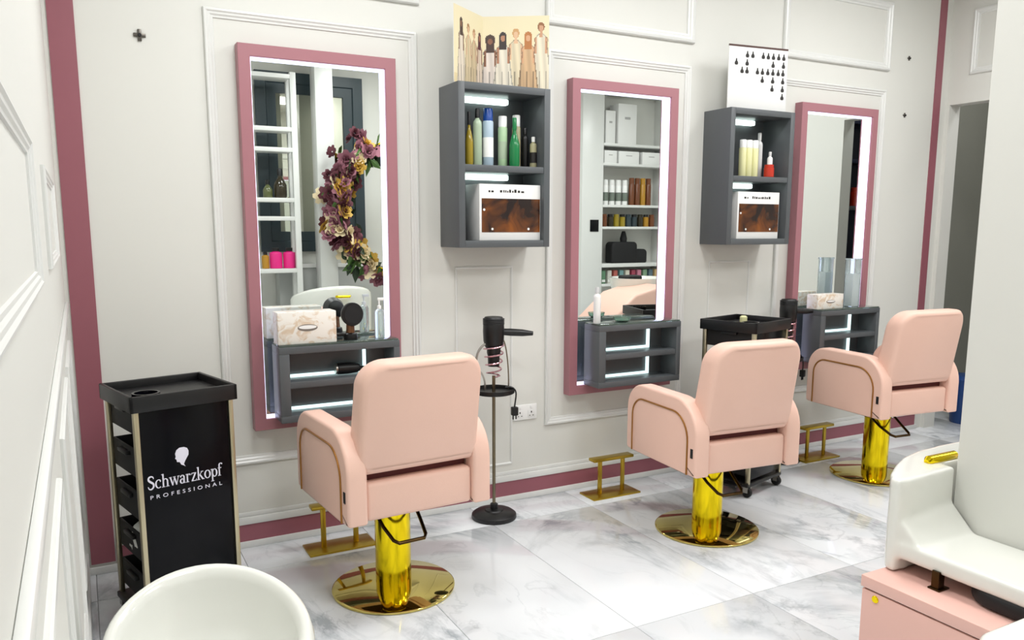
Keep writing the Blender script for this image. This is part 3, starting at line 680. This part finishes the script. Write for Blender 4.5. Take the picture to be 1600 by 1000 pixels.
        MB().loft([[(p[0], yf - 0.0008, p[1]) for p in hd], [(p[0], yf + 0.0004, p[1]) for p in hd]]).build('head_emblem', LG, t, smooth=0)
    return t
trolley(0.262, -0.545, math.radians(14), 0.915, 'black salon trolley with white head emblem and lettering, beside the left wall', True)
trolley(3.34, -0.40, math.radians(15), 0.99, 'black salon trolley standing behind the middle pink chair', False)
# crumpled white towel in the trolley drawer
tw = MB()
rings = []
for i in range(7):
    z = 0.0 + 0.11 * i / 6; s = (0.8, 1, 1.05, 0.95, 0.9, 0.7, 0.3)[i]
    rings.append([((0.035 * math.cos(a) * s * (1 + 0.2 * math.sin(3 * a + i))), 0.07 * math.sin(a) * s * (1 + 0.12 * math.cos(4 * a + 2 * i)), z) for a in [2 * PI * k / 20 for k in range(20)]])
o = tw.loft(rings).build('towel', mat('white_terry', (222, 224, 218), 0.9, bump=0.6, bscale=300, var=0.03), smooth=60)
o.location = (0.135, -0.585, 0.29); o.rotation_euler = (0, 0, 0.25)
tag(o, 'crumpled white towel stuffed in the side of the logo trolley', 'towel')
o = MB().lathe([(0.02, 0), (0.022, 0.004), (0.021, 0.035), (0.012, 0.042)], 18).build('jar', CREAM); o.location = (3.36, -0.36, 0.96)
tag(o, 'small cream jar on top of the trolley behind the middle chair', 'jar')

# ================================================================== VANITY ITEMS
def tissue_box(x, y, w_, d_, h_, label, rz=0.0):
    t = thing('tissue_box', label, 'tissue box', (x, y, VTOP), rz, 'tissue boxes on vanity shelves')
    MB().box(0, w_, 0, d_, 0, h_, 0.003).build('carton', TISSUE, t)
    out = [(w_ * 0.5 + w_ * 0.17 * math.cos(a), h_ * 0.5 + h_ * 0.11 * math.sin(a)) for a in [2 * PI * k / 24 for k in range(24)]]
    MB().loft([[(p[0], -0.0012, p[1]) for p in out], [(p[0], 0.0, p[1]) for p in out]]).build('slot_print', mat('grey_print', (120, 112, 104), 0.5, var=0.04), t, smooth=0)
    out2 = [(w_ * 0.5 + (p[0] - w_ * 0.5) * 0.9, h_ * 0.52 + (p[1] - h_ * 0.5) * 0.55) for p in out]
    MB().loft([[(p[0], -0.0025, p[1]) for p in out2], [(p[0], 0.0, p[1]) for p in out2]]).build('slot_film', WPLAST, t, smooth=0)
tissue_box(0.755, -0.185, 0.265, 0.10, 0.145, 'gold veined tissue box on the vanity nearest the trolley')
tissue_box(4.185, -0.17, 0.24, 0.09, 0.095, 'gold veined tissue box on the far right vanity')
t = thing('hair_dryer', 'black hair dryer with round nozzle propped on the nearest vanity', 'hair dryer', (1.10, -0.135, VTOP)); t.scale = (0.9, 0.9, 0.95)
MB().lathe([(0.055, -0.048), (0.058, -0.044), (0.056, -0.02), (0.045, 0.015), (0.02, 0.03)], 28, (0, 0, 0.128), 'y').build('barrel', BLACK, t)
MB().lathe([(0.045, -0.051), (0.046, -0.0475)], 24, (0, 0, 0.128), 'y').build('nozzle_face', RUBBER, t)
MB().lathe([(0.024, 0.035), (0.022, 0.05), (0.020, 0.095)], 18).build('neck', mat('brown_chrome', (120, 84, 60), 0.25, 0.8), t)
MB().lathe([(0.036, 0.0), (0.038, 0.006), (0.034, 0.03), (0.022, 0.036)], 20).box(-0.075, 0.0, -0.014, 0.010, 0.018, 0.036, 0.006).build('handle', BLACK, t)
t = thing('hair_dryer', 'small black hair dryer lying in the open slot of nearest vanity', 'hair dryer', (1.02, -0.125, 0.628 + 0.186))
MB().lathe([(0.02, -0.05), (0.027, -0.045), (0.028, 0.0), (0.024, 0.05), (0.018, 0.06)], 18, (0.06, 0, 0.03), 'x').build('barrel', BLACK, t)
MB().tube([(0.08, 0, 0.03), (0.14, -0.005, 0.022), (0.20, -0.01, 0.018)], [0.013, 0.014, 0.012], 10).build('handle', BLACK, t)
MB().lathe([(0.023, -0.056), (0.024, -0.05), (0.023, -0.044)], 18, (0.06, 0, 0.03), 'x').build('rim_ring', STEEL, t)
bottle('bottle', 1.245, -0.13, VTOP, 0.024, 0.19, CLEAR, WPLAST, 'clear pump bottle at the right of the nearest vanity', kind='pump')
bottle('bottle', 2.49, -0.14, VTOP, 0.02, 0.20, WPLAST, SILV, 'slim white bottle at the left end of the middle vanity', kind='straight')
o = MB().lathe([(0.03, 0), (0.045, 0.01), (0.05, 0.03), (0.046, 0.03), (0.04, 0.012), (0.005, 0.008)], 24).build('glass_dish', GLASSG); o.location = (2.66, -0.14, VTOP)
tag(o, 'small green glass dish on the middle vanity', 'dish')
t = thing('acrylic_dispenser', 'tall clear acrylic dispenser on the far right vanity', 'dispenser', (4.52, -0.16, VTOP))
MB().box(0, 0.075, 0, 0.07, 0, 0.31, 0.004).build('tower', CLEAR, t)
MB().box(0.008, 0.067, 0.008, 0.062, 0.006, 0.22).build('cotton_pads', WPLAST, t)
MB().box(-0.003, 0.078, -0.003, 0.073, 0.31, 0.322, 0.003).build('lid', CLEAR, t)

# wall socket and wall clips
t = thing('wall_socket', 'white double wall socket beside the dryer stand', 'socket', (2.115, 0, 0.494))
MB().box(-0.073, 0.073, -0.010, 0, -0.043, 0.043, 0.004).build('face_plate', WPLAST, t)
for sx in (-0.036, 0.036):
    s = MB().box(sx - 0.022, sx + 0.022, -0.0115, -0.0095, -0.03, 0.012, 0.001).build('outlet', CARD, t)
    MB().box(sx - 0.003, sx + 0.003, -0.0122, -0.011, -0.006, 0.004).box(sx - 0.014, sx - 0.007, -0.0122, -0.011, -0.022, -0.018).box(sx + 0.007, sx + 0.014, -0.0122, -0.011, -0.022, -0.018).build('pin_holes', INK, s)
    MB().box(sx - 0.006, sx + 0.006, -0.0135, -0.0095, 0.02, 0.034, 0.001).build('switch', WPLAST, t)
def clip(x, z, s, label):
    t = thing('wall_clip', label, 'wall clip', (x, 0, z), 0, 'small metal wall clips')
    MB().box(-0.03 * s, 0.03 * s, -0.008, 0, -0.010 * s, 0.010 * s, 0.002).box(-0.010 * s, 0.010 * s, -0.008, 0, -0.03 * s, 0.03 * s, 0.002).build('cross_plate', mat('clip_metal', (96, 92, 86), 0.35, 0.8), t)
    MB().lathe([(0.008 * s, -0.016), (0.010 * s, -0.012), (0.010 * s, -0.007)], 14, (0, 0, 0), 'y').build('screw', RUBBER, t)
clip(0.284, 2.285, 0.78, 'small grey cross shaped clip on wall left of the nearest mirror')
clip(5.135, 2.66, 0.5, 'upper small clip on wall right of the far mirror')
clip(5.13, 2.28, 0.5, 'lower small clip on wall right of the far mirror')

# ================================================================== WHITE TUB CHAIR (lower left)
def tub_chair(x, y, rz, label, r=0.222, hb=0.69, ha=0.56, group=None, handle=False):
    t = thing('tub_chair', label, 'armchair', (x, y, 0), rz, group)
    n = 56; rings = []
    prof = lambda h: [(0.72, 0.09), (0.86, 0.14), (0.96, 0.28), (1.0, h - 0.10), (1.0, h - 0.03), (0.97, h - 0.008), (0.92, h), (0.86, h - 0.008), (0.83, h - 0.03), (0.80, h - 0.06), (0.70, h * 0.45 + 0.245), (0.60, h * 0.3 + 0.31), (0.3, 0.47), (0.02, 0.468)]
    for k in range(n):
        a = 2 * PI * k / n
        b = 0.5 + 0.5 * math.sin(a); h = ha + (hb - ha) * (b ** 1.1)
        if math.sin(a) < -0.55: h -= 0.12 * min(1, (-math.sin(a) - 0.55) / 0.25)
        rings.append([(r * q * math.cos(a), r * q * math.sin(a) * 1.05, z) for q, z in prof(h)])
    m_ = len(rings[0]); vs = [v for g in rings for v in g]; fs = []
    for k in range(n):
        j = (k + 1) % n
        for i in range(m_ - 1): fs.append((k * m_ + i, j * m_ + i, j * m_ + i + 1, k * m_ + i + 1))
    fs.append(tuple(k * m_ + m_ - 1 for k in range(n))); fs.append(tuple(k * m_ for k in range(n - 1, -1, -1)))
    MB().add(vs, fs).build('shell', CERAMIC, t, smooth=70)
    MB().lathe([(r * 0.75, 0), (r * 0.76, 0.01), (r * 0.5, 0.02), (r * 0.16, 0.03), (r * 0.16, 0.10)], 36).build('pedestal', GOLD, t)
    if handle:
        MB().tube([(-0.06, r * 1.06 + 0.005, hb - 0.09), (-0.05, r * 1.06 + 0.03, hb - 0.09), (0.05, r * 1.06 + 0.03, hb - 0.09), (0.06, r * 1.06 + 0.005, hb - 0.09)], 0.012, 10).build('handle', GOLD, t)
    return t
tub_chair(0.197, -2.02, 0.0, 'white rounded tub chair in the lower left corner by the trolley')

# ================================================================== WASH UNIT (lower right)
t = thing('wash_unit', 'white wash unit with gold handle on a pink base, beside the column', 'wash unit', (2.152, -2.172, 0))
PINKL = mat('blush_laminate', (232, 186, 174), 0.35, var=0.02)
MB().box(0.0, 0.385, -0.80, 0.0, 0.02, 0.355, 0.002).build('base_cabinet', PINKL, t)
MB().box(-0.004, 0.385, -0.80, 0.004, 0.361, 0.40, 0.003).build('cabinet_top', PINKL, t)
MB().box(0.006, 0.380, -0.79, -0.006, 0.355, 0.361).build('shadow_gap', BROWNINK, t)
MB().lathe([(0.010, -0.004), (0.012, -0.002), (0.012, 0.001)], 14, (0.0, -0.05, 0.335), 'x').build('gold_stud', GOLD, t)
def wp(x, y): return (x - 2.152, y + 2.172)
OUT = [wp(*p) for p in [(2.95, -1.995), (2.75, -1.995), (2.62, -2.005), (2.50, -2.035), (2.39, -2.085), (2.30, -2.135), (2.25, -2.175), (2.245, -2.21), (2.30, -2.215), (2.545, -2.2), (2.552, -2.15), (2.95, -2.15)]]
sh = MB().slab(OUT, 'z', 0.40, 0.708, 0.004, 2)
c_ = wp(2.255, -2.82); d_ = wp(2.549, -2.19)
sh.slab(rrect(c_[0], d_[0], c_[1], d_[1], (0.06, 0.002, 0.002, 0.01), 8), 'z', 0.448, 0.505, 0.008, 2)
f_ = wp(2.25, -2.21)
sh.slab([(f_[1] - 0.09, 0.49), (f_[1] + 0.02, 0.45), (f_[1] + 0.02, 0.60)], 'x', f_[0] + 0.012, f_[0] + 0.295)
sho = sh.build('white_shell', CERAMIC, t, smooth=0)
md = sho.modifiers.new('remesh', 'REMESH'); md.mode = 'VOXEL'; md.voxel_size = 0.007; md.use_smooth_shade = True
md = sho.modifiers.new('smooth', 'SMOOTH'); md.factor = 0.5; md.iterations = 14
h0 = wp(2.50, -2.125); h1 = wp(2.66, -2.125)
MB().tube([(h0[0], h0[1], 0.712), (h0[0] + 0.01, h0[1], 0.716), (h1[0] - 0.01, h1[1], 0.716), (h1[0], h1[1], 0.712)], [0.010, 0.0165, 0.0165, 0.010], 12).build('gold_handle', GOLD, t)
p_ = wp(2.262, -2.352)
MB().box(p_[0] - 0.014, p_[0] + 0.014, p_[1] - 0.012, p_[1] + 0.012, 0.402, 0.46).box(p_[0] - 0.02, p_[0] + 0.032, p_[1] - 0.02, p_[1] + 0.02, 0.40, 0.406, 0.002).build('post', BRONZE, t)
e_ = wp(2.252, -2.79); g_ = wp(2.5, -2.42)
MB().slab(rrect(e_[0], g_[0], e_[1], g_[1], (0.02, 0.02, 0.05, 0.10), 8), 'z', 0.402, 0.455, 0.02, 4).build('black_pad', RUBBER, t, smooth=60)
q_ = wp(1.86, -2.98); r_ = wp(2.54, -2.80 + 0.11)
MB().slab(rrect(q_[0], r_[0], q_[1], r_[1], (0.05, 0.05, 0.02, 0.08), 8), 'z', 0.456, 0.505, 0.02, 4).build('front_arm', CERAMIC, t, smooth=60)

# blue bin in the corridor
t = thing('bin', 'blue bin standing in the dim corridor', 'bin', (6.03, -0.06, 0))
MB().lathe([(0.10, 0), (0.105, 0.01), (0.125, 0.34), (0.12, 0.34)], 28).build('bucket', BLUE, t)
MB().lathe([(0.128, 0.335), (0.13, 0.35), (0.11, 0.375), (0.02, 0.385)], 28).build('lid', BLUE, t)

# ================================================================== WHAT THE MIRRORS SHOW (behind the camera)
# ---- open lattice shelf
t = thing('open_shelf', 'white open lattice shelf seen in the nearest mirror', 'shelf', (1.42, -4.36, 0))
LW = 0.50
for x in (0.0, LW - 0.055):
    for y in (0.0, 0.165): MB().box(x, x + 0.055, y, y + 0.055, 0, 2.95, 0.003).build('upright', TRIMW, t)
for z in (0.12, 0.62, 1.08, 1.58, 1.755, 2.225, 2.415, 2.90): MB().box(0.055, LW - 0.055, 0.0, 0.22, z - 0.012, z + 0.028, 0.002).build('shelf_board', TRIMW, t)
GS = 'bottles on the lattice shelf in the mirror'
def sb(dx, z, r, h, b, c, lb, kind='neck'): bottle('bottle', 1.42 + dx, -4.25, z, r, h, b, c, lb, kind=kind, group=GS)
sb(0.34, 1.783, 0.062, 0.28, DARKG, BLACK, 'large dark bottle on the lattice shelf in the nearest mirror')
sb(0.22, 1.783, 0.045, 0.17, bm_('moss_glass', (90, 96, 60), 0.1), BLACK, 'small moss green bottle left of the large dark bottle in mirror')
sb(0.27, 1.108, 0.060, 0.20, HOTPINK, BLACK, 'left hot pink bottle on the lattice shelf in mirror', 'straight')
sb(0.40, 1.108, 0.060, 0.20, HOTPINK, BLACK, 'right hot pink bottle on the lattice shelf in mirror', 'straight')
sb(0.17, 1.108, 0.035, 0.16, GOLDP, BLACK, 'small gold bottle left of the pink bottles in mirror', 'straight')
struct(MB().box(2.11, 2.285, -4.36, -4.18, 0, CEIL, 0.004).build('wall_post', TRIMW))
# ---- teal framed mirror on the wall behind
t = thing('teal_mirror', 'wide dark teal framed mirror on the opposite wall, seen in nearest mirror', 'mirror', (1.62, YB, 1.26))
pl = lambda u, v, h: (u, h, v)
MB().frame(0, 1.08, 0, 1.76, [(0, 0), (0, 0.05), (0.10, 0.05), (0.11, 0.035), (0.20, 0.03), (0.205, 0)], pl).build('frame', TEAL, t, smooth=20)
MB().box(0.2, 0.88, 0, 0.01, 0.2, 1.56).build('glass', mat('smoky_mirror', (225, 226, 214), 0.02, 1.0), t)
# ---- grey counter under it
t = thing('counter', 'grey counter under the teal mirror, seen in nearest mirror', 'counter', (2.3, -4.52, 0))
MB().box(-0.55, 0.55, -0.07, 0.1, 0.0, 1.10, 0.004).build('body', mat('pale_grey_laminate', (176, 178, 176), 0.4, var=0.03), t)
MB().box(-0.58, 0.58, -0.075, 0.12, 1.10, 1.14, 0.004).build('counter_top', WPLAST, t)
# ---- floral hoop
t = thing('floral_hoop', 'large gold hoop covered in mauve and cream flowers, seen in nearest mirror', 'flower wreath', (2.93, -3.99, 0))
HC, HR = Vector((0, 0, 1.70)), 0.66
MB().tube([(HR * math.cos(a), 0, 1.70 + HR * math.sin(a)) for a in [2 * PI * k / 72 for k in range(72)]], 0.016, 8, True).build('hoop', GOLD, t)
MB().box(-0.3, 0.3, -0.12, 0.12, 0, 0.02, 0.004).box(-0.02, 0.02, -0.02, 0.02, 0.02, 1.05, 0.003).build('foot', GOLD, t)
def rosette(name, c0, c1):
    vs, fs = [], []
    for ring, (npet, r0, tilt, ln) in enumerate(((6, 0.006, 0.25, 0.042), (5, 0.004, 0.8, 0.032), (4, 0.002, 1.25, 0.024))):
        for k in range(npet):
            a = 2 * PI * k / npet + ring * 0.5; ca, sa = math.cos(a), math.sin(a)
            def P(d, wd): 
                rr = r0 + d * math.cos(tilt); zz = d * math.sin(tilt) + 0.004 * ring
                return (rr * ca - wd * sa, rr * sa + wd * ca, zz)
            b = len(vs); vs += [P(0, -0.006), P(0, 0.006), P(ln * 0.6, 0.018), P(ln, 0.010), P(ln * 1.05, -0.010), P(ln * 0.6, -0.018)]; fs.append(tuple(range(b, b + 6)))
    me = MB().add(vs, fs); 
    return me
fm = [(mat('mauve_petal', (150, 96, 110), 0.7, var=0.15, vscale=30)), mat('cream_petal', (232, 214, 176), 0.7, var=0.08, vscale=30), mat('plum_petal', (96, 48, 58), 0.7, var=0.15, vscale=30), mat('gold_petal', (206, 166, 72), 0.6, var=0.1, vscale=30)]
fmesh = []
for k, mm in enumerate(fm):
    o = rosette('f', None, None).build('flower', mm, t, smooth=0, fix=False); fmesh.append(o.data); o.parent = t
    a = 2.2 + k * 0.2; o.location = (HR * math.cos(a), 0.06, 1.70 + HR * math.sin(a)); o.rotation_euler = (-PI / 2, 0, 0); o.scale = (1.6,) * 3
for k in range(150):
    a = PI + random.uniform(-1.05, 1.05) * (0.95 if k % 3 else 1.25); rr = HR + random.gauss(0.03, 0.065); yy = random.uniform(0.0, 0.10) - abs(rr - HR) * 0.5
    part('flower', random.choice([fmesh[0], fmesh[0], fmesh[1], fmesh[2], fmesh[2], fmesh[3]]), None, t, (rr * math.cos(a), yy, 1.70 + rr * math.sin(a)), (-PI / 2 + random.uniform(-0.7, 0.7), random.uniform(-0.7, 0.7), random.uniform(0, 6)), (random.uniform(1.2, 2.0),) * 3)
LEAFM = [mat('leaf_green', (70, 104, 44), 0.6, var=0.2, vscale=20), mat('leaf_dark', (34, 52, 30), 0.6, var=0.2, vscale=20)]
lm = []
for mm in LEAFM:
    o = MB().add([(0, 0, 0), (0.022, 0.03, 0.008), (0.026, 0.065, 0.004), (0, 0.12, 0), (-0.026, 0.065, 0.004), (-0.022, 0.03, 0.008), (0, 0.06, -0.006)], [(0, 1, 6), (1, 2, 6), (2, 3, 6), (3, 4, 6), (4, 5, 6), (5, 0, 6)]).build('leaf', mm, t, smooth=0, fix=False)
    lm.append(o.data); o.location = (-HR, 0.02, 1.70)
for k in range(110):
    sgn = random.choice((-1, 1)); a = PI - sgn * random.uniform(0.55, 1.35) if k % 3 else PI + random.uniform(-0.9, 0.9); rr = HR + random.gauss(0.0, 0.06)
    part('leaf', random.choice(lm), None, t, (rr * math.cos(a), random.uniform(-0.02, 0.07), 1.70 + rr * math.sin(a)), (random.uniform(-1.8, -1.0), random.uniform(-1, 1), random.uniform(0, 6.28)), (random.uniform(0.9, 1.5),) * 3)
# ---- white tub wash chair with gold handle
tub_chair(2.0, -3.45, 0.0, 'white wash lounge shell with gold handle, seen in nearest mirror', r=0.36, hb=1.0, ha=0.82, handle=True)
# ---- pink wash lounge reflected in the middle mirror
t = thing('wash_lounge', 'pink wash lounge with white basin, seen in the middle mirror', 'wash lounge', (4.45, -2.35, 0))
MB().box(-0.32, 0.32, -0.35, 0.35, 0.0, 0.42, 0.03).build('base', LEATHER, t)
MB().slab([(-0.36, 0.42), (0.30, 0.42), (0.36, 0.50), (0.36, 0.94), (0.30, 0.98), (-0.02, 0.90), (-0.36, 0.62)], 'y', -0.30, 0.24, 0.03, 3).build('seat', LEATHER, t, smooth=50)
MB().lathe([(0.10, 0.62), (0.24, 0.80), (0.30, 1.02), (0.27, 1.02), (0.20, 0.84), (0.02, 0.78)], 32, (0.42, -0.30, 0)).build('basin', CERAMIC, t)
MB().box(0.16, 0.36, -0.30, -0.16, 1.0, 1.05, 0.02).build('neck_rest', RUBBER, t)
# ---- product shelving on the opposite wall
t = thing('product_shelves', 'white built-in product shelves seen in the middle mirror', 'shelves', (5.26, YB, 0))
MB().box(0, 0.30, 0, 0.30, 0, 3.15, 0.003).build('side_panel', TRIMW, t)
MB().box(1.26, 1.42, 0, 0.30, 0, 3.15, 0.003).build('side_panel', TRIMW, t)
for z in (0.1, 0.50, 0.80, 1.03, 1.49, 1.75, 2.24, 2.47, 3.09): MB().box(0.30, 1.26, 0, 0.30, z, z + (0.03 if z != 1.03 else 0.045), 0.002).build('shelf_board', TRIMW, t)
MB().box(0.30, 1.26, 0.0, 0.01, 0.1, 3.1).build('back_panel', WHITE, t)
MB().box(0.12, 0.24, 0.30, 0.308, 1.46, 1.60, 0.002).build('dark_screen', BLACKG, t)
GP = 'products on the shelves in the middle mirror'
for k in range(4): bottle('bottle', 5.66 + 0.095 * k, -4.40, 1.78, 0.036, 0.30, WPLAST, WPLAST, ('first', 'second', 'third', 'fourth')[k] + ' white product bottle with grey label from the left, in middle mirror', group=GP, kind='wide', band=mat('grey_green_label', (110, 120, 110), 0.5, var=0.03))
for k in range(4): bottle('bottle', 6.05 + 0.085 * k, -4.40, 1.78, 0.036, 0.33, (BROWNP, BROWNP, GOLDP, BROWNP)[k], (BROWNP, BROWNP, GOLDP, BROWNP)[k], ('brown bottle right of the white bottles', 'brown bottle left of the gold bottle', 'gold bottle between brown bottles', 'brown bottle at the right end of shelf')[k] + ', in middle mirror', group=GP, kind='wide')
for k in range(9):
    c = (BROWNP, DARKG, OLIVE, OLIVE, TEAL, TEAL, DARKG, GOLDP, BROWNP)[k]
    bottle('jar', 5.65 + 0.09 * k, -4.40, 1.52, 0.036, 0.15, c, BLACK if k % 2 else c, '%s small product jar counted from the left on the jar shelf, in middle mirror' % ('first', 'second', 'third', 'fourth', 'fifth', 'sixth', 'seventh', 'eighth', 'ninth')[k], cat='jar', group=GP, kind='wide')
def carton(x, z, w_, h_, label):
    o = thing('carton', label, 'box', (x, -4.42, z), 0, GP)
    MB().box(0, w_, -0.1, 0.08, 0, h_, 0.003).build('body', CARD, o); MB().box(w_ * 0.35, w_ * 0.65, 0.08, 0.0815, h_ * 0.62, h_ * 0.68).build('print', mat('pale_print', (170, 170, 168), 0.5, var=0.02), o)
carton(5.79, 2.50, 0.27, 0.47, 'tall white carton on the top shelf, in middle mirror')
carton(5.61, 2.50, 0.14, 0.38, 'narrow white carton left of the tall carton, in middle mirror')
carton(5.60, 2.27, 0.18, 0.15, 'left low white carton on second shelf, in middle mirror')
carton(5.81, 2.27, 0.30, 0.15, 'middle low white carton on second shelf, in middle mirror')
carton(6.16, 2.27, 0.28, 0.15, 'right low white carton on second shelf, in middle mirror')
t = thing('black_bag', 'black bag on the shelf seen in the middle mirror', 'bag', (5.96, -4.42, 1.075))
MB().slab(rrect(-0.22, 0.16, 0, 0.26, (0.02, 0.02, 0.05, 0.05), 5), 'y', -0.08, 0.08, 0.02).slab(rrect(0.12, 0.32, 0, 0.17, (0.02, 0.02, 0.05, 0.05), 5), 'y', -0.07, 0.07, 0.02).build('body', RUBBER, t)
MB().lathe([(0.04, 0.25), (0.045, 0.30), (0.03, 0.36), (0.02, 0.39)], 16, (0.0, 0, 0)).build('tied_top', RUBBER, t)
cols = [(90, 130, 100), (200, 200, 190), (170, 90, 80), (110, 150, 150), (210, 205, 190), (150, 60, 80), (190, 120, 140), (120, 150, 120), (90, 110, 120), (200, 170, 120)]
for k in range(10):
    o = thing('tube_box', 'colour tube box, %s from the left below the black bag, in middle mirror' % ('first', 'second', 'third', 'fourth', 'fifth', 'sixth', 'seventh', 'eighth', 'ninth', 'tenth')[k], 'box', (5.59 + 0.09 * k, -4.42, 0.83), 0, GP)
    MB().box(0, 0.055, -0.08, 0.08, 0, 0.16, 0.002).build('carton', mat('tube_box_colour_' + 'abcdefghij'[k], cols[k], 0.5, var=0.03), o); MB().box(0.004, 0.051, 0.08, 0.081, 0.02, 0.05).build('print', CARD, o)
# ---- dark cupboard in the corridor, reflected in the far mirror
t = thing('dark_cupboard', 'dark blue open cupboard seen in the far right mirror', 'cupboard', (5.74, -1.175, 0))
NAVY = mat('navy_laminate', (24, 28, 52), 0.4, var=0.06)
for x in (0.0, 0.67): MB().box(x, x + 0.03, 0, 0.2, 0, 2.4, 0.002).build('side_panel', NAVY, t)
MB().box(0.03, 0.67, 0, 0.012, 0, 2.4).build('back_panel', NAVY, t)
for z in (0.05, 0.6, 1.15, 1.66, 2.05, 2.37): MB().box(0.03, 0.67, 0.012, 0.2, z, z + 0.03, 0.002).build('shelf_board', NAVY if z != 1.66 else GREY, t)
bottle('bottle', 5.95, -1.05, 1.69, 0.04, 0.16, REDP, REDP, 'red bottle on the dark cupboard in the far right mirror', kind='wide')
bottle('bottle', 6.08, -1.05, 1.69, 0.04, 0.22, ROYAL, WPLAST, 'blue bottle on the dark cupboard in the far right mirror', kind='wide')
